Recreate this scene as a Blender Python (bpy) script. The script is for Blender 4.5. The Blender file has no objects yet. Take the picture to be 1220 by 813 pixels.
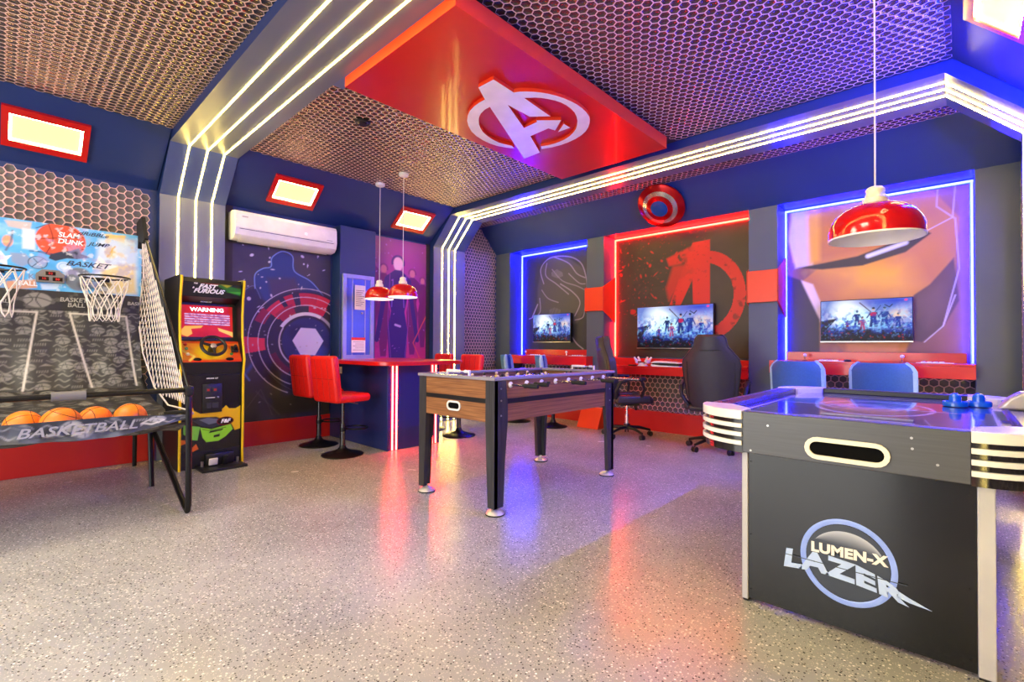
import bpy, bmesh, math, random
import numpy as np
from mathutils import Vector, Matrix
PI = math.pi
D = bpy.data
COL = bpy.context.scene.collection
scene = bpy.context.scene

# ------------------------------------------------------------------ camera
cam_d = D.cameras.new('camera'); cam = D.objects.new('camera', cam_d); COL.objects.link(cam)
cam_d.sensor_width = 36.0; cam_d.sensor_fit = 'HORIZONTAL'
cam_d.lens = 36.0 * 572.587 / 1220.0
cam_d.clip_start = 0.02
yaw, pit, rol = math.radians(43.146), math.radians(0.710), math.radians(0.287)
fw = Vector((-math.sin(yaw)*math.cos(pit), math.cos(yaw)*math.cos(pit), math.sin(pit)))
rt = Vector((math.cos(yaw), math.sin(yaw), 0)); up = rt.cross(fw)
r2 = rt*math.cos(rol) + up*math.sin(rol); u2 = -rt*math.sin(rol) + up*math.cos(rol)
cam.matrix_world = Matrix(((r2.x, u2.x, -fw.x, 0), (r2.y, u2.y, -fw.y, 0), (r2.z, u2.z, -fw.z, 1.12), (0, 0, 0, 1)))
scene.camera = cam

# ------------------------------------------------------------------ world, view, big lights
w = D.worlds.new('world'); scene.world = w; w.use_nodes = True
w.node_tree.nodes['Background'].inputs[0].default_value = (0.85, 0.92, 1.0, 1)
w.node_tree.nodes['Background'].inputs[1].default_value = 0.6
vs = scene.view_settings
vs.view_transform = 'Standard'; vs.look = 'None'; vs.gamma = 1.0; vs.use_curve_mapping = False
vs.exposure = 0.52

def area(name, loc, rot, sx, sy, power, color, spread=PI):
    l = D.lights.new(name, 'AREA'); l.shape = 'RECTANGLE'; l.size = sx; l.size_y = sy
    l.energy = power; l.color = color; l.spread = spread
    o = D.objects.new(name, l); COL.objects.link(o); o.location = loc; o.rotation_euler = rot
    return o
# daylight through the wide doorway in the wall behind the camera
area('doorway_daylight', (-2.4, -2.62, 1.25), (math.radians(90), 0, 0), 3.6, 2.2, 130, (1.0, 0.98, 0.95))
# the two warm downlights of the first ceiling bay, behind and above the camera
area('bay_downlight', (-3.9, -0.9, 3.03), (0, 0, 0), 1.1, 1.1, 50, (1.0, 0.88, 0.66))
area('bay_downlight', (-1.5, -0.9, 3.03), (0, 0, 0), 1.1, 1.1, 50, (1.0, 0.88, 0.66))

# ------------------------------------------------------------------ helpers
def lin(c):
    return c/12.92 if c <= 0.04045 else ((c+0.055)/1.055)**2.4
def hx(s):
    return tuple(lin(int(s[i:i+2], 16)/255) for i in (0, 2, 4))

def mat(name, color, rough=0.5, metal=0.0, emit=0.0, ecol=None, noise=8.0, var=0.06, bump=0.0, coat=0.0, alpha=1.0, trans=0.0, spec=0.5):
    m = D.materials.new(name); m.use_nodes = True
    nt = m.node_tree; b = nt.nodes['Principled BSDF']
    if isinstance(color, str): color = hx(color)
    b.inputs['Roughness'].default_value = rough; b.inputs['Metallic'].default_value = metal
    b.inputs['Coat Weight'].default_value = coat; b.inputs['Coat Roughness'].default_value = 0.08
    b.inputs['Transmission Weight'].default_value = trans
    b.inputs['Specular IOR Level'].default_value = spec
    b.inputs['Alpha'].default_value = alpha
    tc = nt.nodes.new('ShaderNodeTexCoord'); nz = nt.nodes.new('ShaderNodeTexNoise')
    nz.inputs['Scale'].default_value = noise; nz.inputs['Detail'].default_value = 4
    nt.links.new(tc.outputs['Object'], nz.inputs['Vector'])
    rp = nt.nodes.new('ShaderNodeValToRGB')
    rp.color_ramp.elements[0].position = 0.3; rp.color_ramp.elements[1].position = 0.7
    rp.color_ramp.elements[0].color = tuple(c*(1-var) for c in color) + (1,)
    rp.color_ramp.elements[1].color = tuple(min(1, c*(1+var)) for c in color) + (1,)
    nt.links.new(nz.outputs['Fac'], rp.inputs[0]); nt.links.new(rp.outputs[0], b.inputs['Base Color'])
    if bump:
        bp = nt.nodes.new('ShaderNodeBump'); bp.inputs['Strength'].default_value = bump; bp.inputs['Distance'].default_value = 0.004
        nt.links.new(nz.outputs['Fac'], bp.inputs['Height']); nt.links.new(bp.outputs[0], b.inputs['Normal'])
    if emit:
        e = ecol or color
        if isinstance(e, str): e = hx(e)
        b.inputs['Emission Color'].default_value = tuple(e) + (1,); b.inputs['Emission Strength'].default_value = emit
    return m

def print_mat(name, rough=0.5, emit=0.0, coat=0.0, fac=1.0):
    m = D.materials.new(name); m.use_nodes = True; nt = m.node_tree; b = nt.nodes['Principled BSDF']
    a = nt.nodes.new('ShaderNodeAttribute'); a.attribute_name = 'col'
    b.inputs['Roughness'].default_value = rough; b.inputs['Coat Weight'].default_value = coat
    if emit:
        b.inputs['Base Color'].default_value = (0.01, 0.01, 0.012, 1)
        nt.links.new(a.outputs['Color'], b.inputs['Emission Color']); b.inputs['Emission Strength'].default_value = emit
    else:
        nt.links.new(a.outputs['Color'], b.inputs['Base Color'])
    return m

class B:
    """collects shapes, then links them as ONE mesh object"""
    def __init__(s): s.bm = bmesh.new()
    def _fin(s, verts, faces, m, M):
        if M is not None: bmesh.ops.transform(s.bm, matrix=M, verts=verts)
        for f in faces: f.material_index = m
    def poly(s, pts, m=0):
        vs = [s.bm.verts.new(p) for p in pts]
        f = s.bm.faces.new(vs); f.material_index = m; return s
    def box(s, x0, x1, y0, y1, z0, z1, m=0, M=None, bev=0.0, seg=2):
        c = ((x0+x1)/2, (y0+y1)/2, (z0+z1)/2)
        g = bmesh.ops.create_cube(s.bm, size=1.0, matrix=Matrix.Translation(c) @ Matrix.Diagonal((abs(x1-x0), abs(y1-y0), abs(z1-z0), 1)))
        vs = g['verts']
        if bev:
            es = list({e for v in vs for e in v.link_edges})
            r = bmesh.ops.bevel(s.bm, geom=es, offset=bev, segments=seg, profile=0.5, affect='EDGES', clamp_overlap=True)
            vs = list({v for f in r['faces'] for v in f.verts} | {v for v in vs if v.is_valid})
        fs = list({f for v in vs for f in v.link_faces})
        s._fin(vs, fs, m, M); return s
    def prism(s, pts, axis, a, b, m=0, M=None, mside=None):
        """pts: 2D polygon in the two other axes (order xyz without axis), extruded a..b along axis"""
        def P(p, t):
            return {'x': (t, p[0], p[1]), 'y': (p[0], t, p[1]), 'z': (p[0], p[1], t)}[axis]
        va = [s.bm.verts.new(P(p, a)) for p in pts]; vb = [s.bm.verts.new(P(p, b)) for p in pts]
        n = len(pts); fs = [s.bm.faces.new(va), s.bm.faces.new(vb[::-1])]; sd = []
        for i in range(n):
            j = (i+1) % n; sd.append(s.bm.faces.new((va[j], va[i], vb[i], vb[j])))
        bmesh.ops.recalc_face_normals(s.bm, faces=fs+sd)
        s._fin(va+vb, fs, m, M)
        for f in sd: f.material_index = m if mside is None else mside
        return s
    def lathe(s, prof, c=(0, 0, 0), n=24, m=0, M=None, axis='z'):
        rings = []; vs = []
        for r, z in prof:
            if r <= 1e-6:
                v = s.bm.verts.new((0, 0, z)); rings.append([v]); vs.append(v)
            else:
                rg = [s.bm.verts.new((r*math.cos(2*PI*i/n), r*math.sin(2*PI*i/n), z)) for i in range(n)]; rings.append(rg); vs += rg
        fs = []
        for a, b in zip(rings, rings[1:]):
            for i in range(n):
                j = (i+1) % n
                if len(a) == 1 and len(b) == 1: continue
                if len(a) == 1: fs.append(s.bm.faces.new((a[0], b[j], b[i])))
                elif len(b) == 1: fs.append(s.bm.faces.new((a[i], a[j], b[0])))
                else: fs.append(s.bm.faces.new((a[i], a[j], b[j], b[i])))
        R = {'z': Matrix.Identity(4), 'x': Matrix.Rotation(PI/2, 4, 'Y'), 'y': Matrix.Rotation(-PI/2, 4, 'X')}[axis]
        T = Matrix.Translation(c) @ R
        if M is not None: T = M @ T
        s._fin(vs, fs, m, T); return s
    def cyl(s, p0, p1, r0, r1=None, n=12, m=0, caps=True):
        p0 = Vector(p0); p1 = Vector(p1); d = p1-p0; L = d.length; r1 = r0 if r1 is None else r1
        q = Vector((0, 0, 1)).rotation_difference(d).to_matrix().to_4x4()
        prof = [(r0, 0), (r1, L)]
        if caps: prof = [(0, 0)] + prof + [(0, L)]
        return s.lathe(prof, (0, 0, 0), n, m, Matrix.Translation(p0) @ q)
    def tube(s, pts, r, n=8, m=0, closed=False):
        pts = [Vector(p) for p in pts]; k = len(pts); rings = []
        up = None
        for i, p in enumerate(pts):
            a = pts[(i-1) % k] if (closed or i > 0) else p
            b = pts[(i+1) % k] if (closed or i < k-1) else p
            t = (b-a).normalized()
            if up is None: up = t.orthogonal().normalized()
            up = (up - t*up.dot(t))
            up = up.normalized() if up.length > 1e-6 else t.orthogonal().normalized()
            v = t.cross(up); rr = r[i] if isinstance(r, (list, tuple)) else r
            rings.append([s.bm.verts.new(p + (up*math.cos(2*PI*j/n) + v*math.sin(2*PI*j/n))*rr) for j in range(n)])
        fs = []
        seq = list(zip(rings, rings[1:])) + ([(rings[-1], rings[0])] if closed else [])
        for a, b in seq:
            for j in range(n):
                l = (j+1) % n; fs.append(s.bm.faces.new((a[j], a[l], b[l], b[j])))
        if not closed: fs.append(s.bm.faces.new(rings[0][::-1])); fs.append(s.bm.faces.new(rings[-1]))
        for f in fs: f.material_index = m
        return s
    def sphere(s, c, r, m=0, n=20, k=12, sc=(1, 1, 1)):
        prof = [(r*math.sin(PI*i/k) if 0 < i < k else 0, -r*math.cos(PI*i/k)) for i in range(k+1)]
        return s.lathe(prof, (0, 0, 0), n, m, Matrix.Translation(c) @ Matrix.Diagonal((*sc, 1)))
    def xf(s, M):
        bmesh.ops.transform(s.bm, matrix=M, verts=s.bm.verts); return s
    def build(s, name, mats, parent=None, smooth=True, ang=35, bevel=0.0, seg=2, loc=None):
        me = D.meshes.new(name); bmesh.ops.remove_doubles(s.bm, verts=s.bm.verts, dist=1e-6) if False else None
        s.bm.to_mesh(me); s.bm.free()
        for mm in (mats if isinstance(mats, (list, tuple)) else [mats]): me.materials.append(mm)
        if smooth:
            me.polygons.foreach_set('use_smooth', [True]*len(me.polygons)); me.set_sharp_from_angle(angle=math.radians(ang))
        o = D.objects.new(name, me); COL.objects.link(o)
        if parent: o.parent = parent
        if loc: o.location = loc
        if bevel:
            b = o.modifiers.new('bevel', 'BEVEL'); b.width = bevel; b.segments = seg; b.limit_method = 'ANGLE'; b.angle_limit = math.radians(50)
        return o

def struct(o): o['kind'] = 'structure'; return o
def tag(o, label, cat, group=None):
    o['label'] = label; o['category'] = cat
    if group: o['group'] = group
    return o
def thing(name, loc, label, cat, group=None, rz=0.0):
    o = D.objects.new(name, None); COL.objects.link(o); o.location = loc; o.rotation_euler = (0, 0, rz)
    return tag(o, label, cat, group)
def dup(root, loc, rz, label):
    def cp(o, par):
        c = o.copy(); COL.objects.link(c); c.parent = par
        for ch in o.children: cp(ch, c)
        return c
    r = cp(root, None); r.location = loc; r.rotation_euler = (0, 0, rz); r['label'] = label
    return r
def box(name, m, x0, x1, y0, y1, z0, z1, parent=None, bevel=0.0):
    return B().box(x0, x1, y0, y1, z0, z1).build(name, m, parent, bevel=bevel)

def text(name, s, size, m, parent, M, extrude=0.0008, bold=0.0, shear=0.0, align='CENTER', sx=1.0, space=1.0):
    """flat lettering: text lies in local XY of matrix M"""
    c = D.curves.new(name, 'FONT'); c.body = s; c.size = size; c.extrude = extrude; c.offset = bold; c.shear = shear
    c.align_x = align; c.align_y = 'CENTER'; c.resolution_u = 3; c.space_character = space
    t = D.objects.new(name, c); COL.objects.link(t)
    dg = bpy.context.evaluated_depsgraph_get(); me = D.meshes.new_from_object(t.evaluated_get(dg))
    D.objects.remove(t); me.transform(M @ Matrix.Diagonal((sx, 1, 1, 1))); me.name = name
    me.materials.clear(); me.materials.append(m)
    o = D.objects.new(name, me); COL.objects.link(o); o.parent = parent
    return o
def frame(o, u, v):
    """matrix whose x axis is u, y axis v, origin o"""
    u = Vector(u).normalized(); v = Vector(v).normalized(); n = u.cross(v)
    return Matrix(((u.x, v.x, n.x, o[0]), (u.y, v.y, n.y, o[1]), (u.z, v.z, n.z, o[2]), (0, 0, 0, 1)))

# ------------------------------------------------------------------ painter for flat prints (screens, posters, fabric prints)
def vnoise(X, Y, scale, seed, octs=4):
    rng = np.random.RandomState(seed); out = np.zeros_like(X); amp = 1; tot = 0
    for o in range(octs):
        g = rng.rand(64, 64); x = X*scale*(2**o); y = Y*scale*(2**o)
        xi = np.floor(x).astype(int); yi = np.floor(y).astype(int); fx = x-xi; fy = y-yi
        fx = fx*fx*(3-2*fx); fy = fy*fy*(3-2*fy)
        a = g[xi % 64, yi % 64]; b = g[(xi+1) % 64, yi % 64]; c = g[xi % 64, (yi+1) % 64]; d = g[(xi+1) % 64, (yi+1) % 64]
        out += amp*((a*(1-fx)+b*fx)*(1-fy) + (c*(1-fx)+d*fx)*fy); tot += amp; amp *= 0.5
    return out/tot
class Img:
    def __init__(s, wm, hm, res, bg):
        s.wm, s.hm = wm, hm; s.nx = int(wm/res)+2; s.ny = int(hm/res)+2; s.px = res
        s.X, s.Y = np.meshgrid(np.linspace(0, wm, s.nx), np.linspace(0, hm, s.ny)); s.a = np.zeros((s.ny, s.nx, 3)); s.a[:] = hx(bg)
    def mix(s, al, c):
        c = np.array(hx(c) if isinstance(c, str) else c); al = np.clip(al, 0, 1)[..., None]; s.a = s.a*(1-al) + c*al; return s
    def sd(s, d, c, op=1.0, soft=None):
        sf = soft or s.px; return s.mix(op*np.clip(0.5-d/sf, 0, 1), c)
    def ell(s, cx, cy, rx, ry, c, op=1.0, soft=None, rot=0.0):
        x = s.X-cx; y = s.Y-cy; cr, sr = math.cos(rot), math.sin(rot); x, y = x*cr+y*sr, -x*sr+y*cr
        d = (np.sqrt((x/rx)**2+(y/ry)**2)-1)*min(rx, ry); return s.sd(d, c, op, soft)
    def ring(s, cx, cy, r, wd, c, op=1.0, a0=None, a1=None, soft=None, ay=1.0):
        x = s.X-cx; y = (s.Y-cy)/ay; rr = np.hypot(x, y); al = op*np.clip(0.5-(np.abs(rr-r)-wd/2)/(soft or s.px), 0, 1)
        if a0 is not None:
            t = (np.degrees(np.arctan2(y, x))-a0) % 360; al = al*(t < (a1-a0))
        return s.mix(al, c)
    def poly(s, pts, c, op=1.0, soft=None):
        ins = np.zeros(s.X.shape, bool); dm = np.full(s.X.shape, 1e9); n = len(pts)
        for i in range(n):
            (x0, y0), (x1, y1) = pts[i], pts[(i+1) % n]
            if y0 != y1:
                cond = ((y0 > s.Y) != (y1 > s.Y)) & (s.X < (x1-x0)*(s.Y-y0)/(y1-y0)+x0); ins ^= cond
            dm = np.minimum(dm, s._seg(x0, y0, x1, y1))
        return s.sd(np.where(ins, -dm, dm), c, op, soft)
    def _seg(s, x0, y0, x1, y1):
        dx, dy = x1-x0, y1-y0; L = dx*dx+dy*dy+1e-12; t = np.clip(((s.X-x0)*dx+(s.Y-y0)*dy)/L, 0, 1)
        return np.hypot(s.X-x0-t*dx, s.Y-y0-t*dy)
    def line(s, pts, wd, c, op=1.0, soft=None):
        d = np.full(s.X.shape, 1e9)
        for a, b in zip(pts, pts[1:]): d = np.minimum(d, s._seg(*a, *b))
        return s.sd(d-wd/2, c, op, soft)
    def curve(s, pts, wd, c, op=1.0, soft=None):
        P = [np.array(p, float) for p in pts]; P = [P[0]]+P+[P[-1]]; out = []
        for i in range(1, len(P)-2):
            for t in np.linspace(0, 1, 7)[:-1]:
                a, b, cc, d = P[i-1], P[i], P[i+1], P[i+2]
                out.append(tuple(0.5*((2*b)+(-a+cc)*t+(2*a-5*b+4*cc-d)*t*t+(-a+3*b-3*cc+d)*t**3)))
        out.append(tuple(P[-1])); return s.line(out, wd, c, op, soft)
    def noise(s, scale, seed, lo, hi, c, op=1.0, mask=None, ax=1.0):
        n = vnoise(s.X*ax+5, s.Y+5, scale, seed); al = op*np.clip((n-lo)/(hi-lo), 0, 1)
        if mask is not None: al = al*mask
        return s.mix(al, c)
    def specks(s, n, seed, c, r0, r1, box=None, op=1.0, pw=2.0):
        rng = np.random.RandomState(seed); b = box or (0, s.wm, 0, s.hm)
        for i in range(n):
            s.ell(b[0]+rng.rand()*(b[1]-b[0]), b[2]+rng.rand()*(b[3]-b[2]), r0+(r1-r0)*rng.rand()**pw, r0+(r1-r0)*rng.rand()**pw, c, op, rot=rng.rand()*3)
        return s
    def build(s, name, m, parent, fn):
        """fn(u,v) -> 3D arrays; grid mesh with a colour attribute"""
        P = np.stack(fn(s.X.ravel(), s.Y.ravel()), -1)
        nx, ny = s.nx, s.ny; i = np.arange(ny-1)[:, None]*nx + np.arange(nx-1)[None]; i = i.ravel()
        q = np.stack([i, i+1, i+nx+1, i+nx], -1)
        me = D.meshes.new(name); me.vertices.add(len(P)); me.vertices.foreach_set('co', P.astype(np.float32).ravel())
        me.loops.add(q.size); me.loops.foreach_set('vertex_index', q.astype(np.int32).ravel())
        me.polygons.add(len(q)); me.polygons.foreach_set('loop_start', np.arange(0, q.size, 4, dtype=np.int32))
        me.update(calc_edges=True); me.validate()
        ca = me.color_attributes.new('col', 'FLOAT_COLOR', 'POINT')
        ca.data.foreach_set('color', np.concatenate([np.clip(s.a, 0, 1).reshape(-1, 3), np.ones((nx*ny, 1))], 1).astype(np.float32).ravel())
        me.materials.append(m); o = D.objects.new(name, me); COL.objects.link(o)
        if parent: o.parent = parent
        return o
def plane(o, u, v):
    o = np.array(o, float); u = np.array(u, float); v = np.array(v, float)
    return lambda a, b: tuple(o[k]+a*u[k]+b*v[k] for k in range(3))

# ------------------------------------------------------------------ honeycomb mesh sheet (real relief)
def honeycomb(name, o, u, v, W, H, pitch, mats, parent, depth=0.0018, line=0.0056, skip=None, rot=False):
    """panel spanned by u,v from o; normal u x v points to the room; ridges proud by depth"""
    o = np.array(o, float); u = np.array(u, float); v = np.array(v, float); n = np.cross(u, v)
    a = pitch; b = pitch*math.sqrt(3)/2
    cs = []
    # rot False: rows along u (pointy along v)
    WW, HH = (H, W) if rot else (W, H)
    for r in range(int(HH/b)+1):
        for c in range(int(WW/a)+1):
            x = (c+0.5*(r % 2))*a+a/2; y = r*b+b*0.6
            if x > WW-a*0.3 or y > HH-b*0.3: continue
            if rot: x, y = y, x
            if skip and skip(x, y): continue
            cs.append((x, y))
    cs = np.array(cs); N = len(cs); R = pitch/math.sqrt(3); ri = (pitch-line)/math.sqrt(3)
    ang = np.radians(np.arange(6)*60+(0 if rot else 30)); h = np.stack([np.cos(ang), np.sin(ang)], -1)
    if rot: pass
    def lay(rad, z):
        p = cs[:, None, :] + h[None]*rad
        return o + p[..., :1]*u + p[..., 1:]*v + n*z
    V = np.concatenate([lay(R*1.001, depth), lay(ri, depth), lay(ri*0.97, 0.0006)], 1)  # N,18,3
    fq = []
    for k in range(6):
        l = (k+1) % 6
        fq.append((k, l, 6+l, 6+k)); fq.append((6+k, 6+l, 12+l, 12+k))
    fq = np.array(fq); cap = np.array([[12, 13, 14, 15], [15, 16, 17, 12]])
    F = np.concatenate([fq, cap]); mi = np.array([0, 0]*6+[1, 1])
    base = (np.arange(N)*18)[:, None, None]
    Q = (F[None]+base).reshape(-1, 4)
    me = D.meshes.new(name); me.vertices.add(N*18); me.vertices.foreach_set('co', V.reshape(-1).astype(np.float32))
    me.loops.add(Q.size); me.loops.foreach_set('vertex_index', Q.astype(np.int32).ravel())
    me.polygons.add(len(Q)); me.polygons.foreach_set('loop_start', np.arange(0, Q.size, 4, dtype=np.int32))
    me.polygons.foreach_set('material_index', np.tile(mi, N).astype(np.int32))
    me.update(calc_edges=True); me.validate()
    for mm in mats: me.materials.append(mm)
    ob = D.objects.new(name, me); COL.objects.link(ob); ob.parent = parent; ob['kind'] = 'stuff'
    return ob

# ------------------------------------------------------------------ materials
M_navy = mat('navy_wall_paint', '1f3568', 0.42, noise=3, var=0.05)
M_slate = mat('slate_pillar_paint', '465060', 0.45, noise=3, var=0.05)
M_beam = mat('blue_grey_beam_paint', '606a92', 0.35, noise=3, var=0.05)
M_red = mat('red_lacquer', 'c81410', 0.32, noise=4, var=0.04, coat=0.3)
M_orange = mat('orange_red_lacquer', 'dd3a12', 0.35, noise=4, var=0.04)
M_wains = mat('red_wainscot_paint', 'c01c18', 0.38, noise=4, var=0.05)
M_ceil = mat('dark_ceiling_backing', '2a2524', 0.6)
M_hexline = mat('pale_pink_honeycomb_line', 'dcb4a8', 0.35)
M_hexcell = mat('dark_honeycomb_cell', '7c6e60', 0.22, metal=0.85, noise=300, var=0.3, bump=0.12)
M_hexwall = mat('matte_honeycomb_cell', '5c5650', 0.45, noise=40, var=0.08)
M_black = mat('black_plastic', '121214', 0.4)
M_blackm = mat('black_powder_coat', '0c0c0e', 0.35, metal=0.3)
M_chrome = mat('chrome', 'd8d8da', 0.12, metal=1.0)
M_steel = mat('brushed_steel', 'b0aca8', 0.3, metal=1.0)
M_white = mat('white_plastic', 'e8e6e2', 0.35)
M_cream = mat('cream_plastic', 'efe6cc', 0.3)
M_redleather = mat('red_leatherette', 'd81810', 0.42, noise=60, var=0.06, bump=0.15)
M_bluefab = mat('blue_upholstery', '285ca4', 0.6, noise=90, var=0.1, bump=0.2)
M_piping = mat('pale_blue_piping', '8cb4d8', 0.5)
M_greyleather = mat('charcoal_leatherette', '2e2d2e', 0.42, noise=50, var=0.08, bump=0.15)
M_led = mat('warm_white_led', (1, 0.93, 0.75), emit=1.0, ecol=(40.0, 30.0, 7.0))
M_ledside = mat('amber_led_halo', (1, 0.8, 0.4), emit=1.0, ecol=(1.1, 0.66, 0.12))  # dim emission that imitates the yellow halo beside the LED core
M_ledblueside = mat('blue_led_halo', (0.2, 0.3, 1), emit=1.0, ecol=(0.03, 0.12, 3.0))  # saturated band imitating the blue glow around the pale core
M_ledredside = mat('red_led_halo', (1, 0.2, 0.1), emit=1.0, ecol=(2.2, 0.06, 0.02))  # same painted glow for the red LED line
M_ledblue = mat('blue_led', (0.6, 0.7, 1), emit=1.0, ecol=(0.45, 0.62, 210.0))
M_ledbluewall = mat('blue_led_wall_frame', (0.6, 0.7, 1), emit=1.0, ecol=(0.5, 10.0, 750.0))
M_ledred = mat('red_led', (1, 0.6, 0.5), emit=1.0, ecol=(110.0, 0.5, 0.2))
M_ledpink = mat('bar_red_led', (1, 0.6, 0.5), emit=1.0, ecol=(60.0, 0.8, 0.6))
M_panel = mat("warm_light_diffuser", (0.12, 0.10, 0.07), emit=1.0, ecol=(1.0, 0.72, 0.32))
M_paneledge = mat('light_diffuser_edge', (1, 0.9, 0.7), emit=1.0, ecol=(55.0, 38.0, 17.0))
M_print = print_mat('matte_print', 0.45)
M_gloss = print_mat('glossy_print', 0.25, coat=0.2)
M_screen = print_mat('lit_screen', 0.35, emit=0.85)
M_screen.node_tree.nodes['Principled BSDF'].inputs['Specular IOR Level'].default_value = 0.15
M_rope = mat('white_net_cord', 'e0d8c8', 0.7)
M_netpink = mat('pale_net_mesh', 'd8ccbc', 0.7)
M_rubber = mat('black_rubber', '0a0a0a', 0.7)

def wood(name, c1, c2, rough=0.35, axis='Y'):
    m = D.materials.new(name); m.use_nodes = True; nt = m.node_tree; b = nt.nodes['Principled BSDF']
    tc = nt.nodes.new('ShaderNodeTexCoord'); mp = nt.nodes.new('ShaderNodeMapping'); nz = nt.nodes.new('ShaderNodeTexNoise')
    mp.inputs['Scale'].default_value = {'Y': (2, 1.2, 60), 'Z': (60, 60, 2)}[axis]
    nz.inputs['Scale'].default_value = 2.0; nz.inputs['Detail'].default_value = 6
    rp = nt.nodes.new('ShaderNodeValToRGB'); rp.color_ramp.elements[0].position = 0.35; rp.color_ramp.elements[1].position = 0.7
    rp.color_ramp.elements[0].color = (*hx(c1), 1); rp.color_ramp.elements[1].color = (*hx(c2), 1)
    nt.links.new(tc.outputs['Object'], mp.inputs[0]); nt.links.new(mp.outputs[0], nz.inputs['Vector'])
    nt.links.new(nz.outputs['Fac'], rp.inputs[0]); nt.links.new(rp.outputs[0], b.inputs['Base Color'])
    b.inputs['Roughness'].default_value = rough
    return m
M_walnut = wood('walnut_veneer', '754a2e', 'a27048')
M_blackwood = wood('black_woodgrain', '1c1b1d', '38363a', 0.4, 'Z')
M_greywood = wood('charcoal_woodgrain', '35363c', '484a52', 0.4, 'Y')

def floor_mat():
    m = D.materials.new('flake_epoxy_floor'); m.use_nodes = True; nt = m.node_tree; b = nt.nodes['Principled BSDF']; L = nt.links.new
    g = nt.nodes.new('ShaderNodeNewGeometry')
    n1 = nt.nodes.new('ShaderNodeTexNoise'); n1.inputs['Scale'].default_value = 1.3; n1.inputs['Detail'].default_value = 6; L(g.outputs['Position'], n1.inputs['Vector'])
    r1 = nt.nodes.new('ShaderNodeValToRGB'); r1.color_ramp.elements[0].position = 0.3; r1.color_ramp.elements[1].position = 0.7
    r1.color_ramp.elements[0].color = (*hx('90908a'), 1); r1.color_ramp.elements[1].color = (*hx('acaca4'), 1); L(n1.outputs['Fac'], r1.inputs[0])
    last = r1.outputs[0]
    for sc, thr, c, seed in ((70, 0.30, 'd8d2c4', 0), (75, 0.27, '3c3a38', 7.3), (42, 0.17, 'f4f0e6', 3.1), (50, 0.16, '5a5248', 11.7), (150, 0.33, 'c2bcae', 5.0)):
        mp = nt.nodes.new('ShaderNodeMapping'); mp.inputs['Location'].default_value = (seed, seed*2, seed); L(g.outputs['Position'], mp.inputs[0])
        v = nt.nodes.new('ShaderNodeTexVoronoi'); v.inputs['Scale'].default_value = sc; L(mp.outputs[0], v.inputs['Vector'])
        # only some cells hold a chip: compare cell colour
        sp = nt.nodes.new('ShaderNodeSeparateColor'); L(v.outputs['Color'], sp.inputs[0])
        c1 = nt.nodes.new('ShaderNodeMath'); c1.operation = 'LESS_THAN'; L(sp.outputs[0], c1.inputs[0]); c1.inputs[1].default_value = 0.42
        c2 = nt.nodes.new('ShaderNodeMath'); c2.operation = 'LESS_THAN'; L(v.outputs['Distance'], c2.inputs[0]); c2.inputs[1].default_value = thr
        mu = nt.nodes.new('ShaderNodeMath'); mu.operation = 'MULTIPLY'; L(c1.outputs[0], mu.inputs[0]); L(c2.outputs[0], mu.inputs[1])
        mx = nt.nodes.new('ShaderNodeMix'); mx.data_type = 'RGBA'; L(mu.outputs[0], mx.inputs[0]); L(last, mx.inputs[6]); mx.inputs[7].default_value = (*hx(c), 1)
        last = mx.outputs[2]
    L(last, b.inputs['Base Color'])
    n2 = nt.nodes.new('ShaderNodeTexNoise'); n2.inputs['Scale'].default_value = 4; L(g.outputs['Position'], n2.inputs['Vector'])
    mr = nt.nodes.new('ShaderNodeMapRange'); L(n2.outputs['Fac'], mr.inputs[0]); mr.inputs[3].default_value = 0.2; mr.inputs[4].default_value = 0.3
    L(mr.outputs[0], b.inputs['Roughness'])
    n3 = nt.nodes.new('ShaderNodeTexNoise'); n3.inputs['Scale'].default_value = 45; L(g.outputs['Position'], n3.inputs['Vector'])
    bp = nt.nodes.new('ShaderNodeBump'); bp.inputs['Strength'].default_value = 0.12; bp.inputs['Distance'].default_value = 0.01; L(n3.outputs['Fac'], bp.inputs['Height']); L(bp.outputs[0], b.inputs['Normal'])
    return m
M_floor = floor_mat()
M_joint = mat('pale_floor_joint', 'b4b0a4', 0.6)

# ================================================================== THE SETTING
XL, XR, YF, YB = -5.79, 0.36, -2.6, 6.09
ZC = 3.08
floor = struct(box('floor', M_joint, XL-0.1, XR+0.1, YF-0.1, YB+0.1, -0.06, -0.004))
fx = [XL-0.1, -2.85, XR+0.1]; fy = [YF-0.1, 0.0-0.02, 2.95, YB+0.1]
for i in range(2):
    for j in range(3):
        g = 0.0016
        box('slab', M_floor, fx[i]+g, fx[i+1]-g, fy[j]+g, fy[j+1]-g, -0.03, 0.0, floor)
ceiling = struct(box('ceiling', M_ceil, XL-0.1, XR+0.1, YF-0.1, YB+0.1, ZC, ZC+0.08))
hm = [M_hexline, M_hexcell]; hw_ = [M_hexline, M_hexwall]
# ceiling faces down: u = +X, v = -Y gives normal -Z
honeycomb('honeycomb_mesh', (-5.20, 1.05, ZC), (1, 0, 0), (0, -1, 0), 5.16, 3.55, 0.060, hm, ceiling)
honeycomb('honeycomb_mesh', (-5.20, 4.35, ZC), (1, 0, 0), (0, -1, 0), 5.16, 2.73, 0.060, hm, ceiling, skip=lambda x, y: 2.09 < x < 3.22)
honeycomb('honeycomb_mesh', (-5.79, 5.40, ZC), (1, 0, 0), (0, -1, 0), 6.10, 0.42, 0.060, hm, ceiling)

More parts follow.
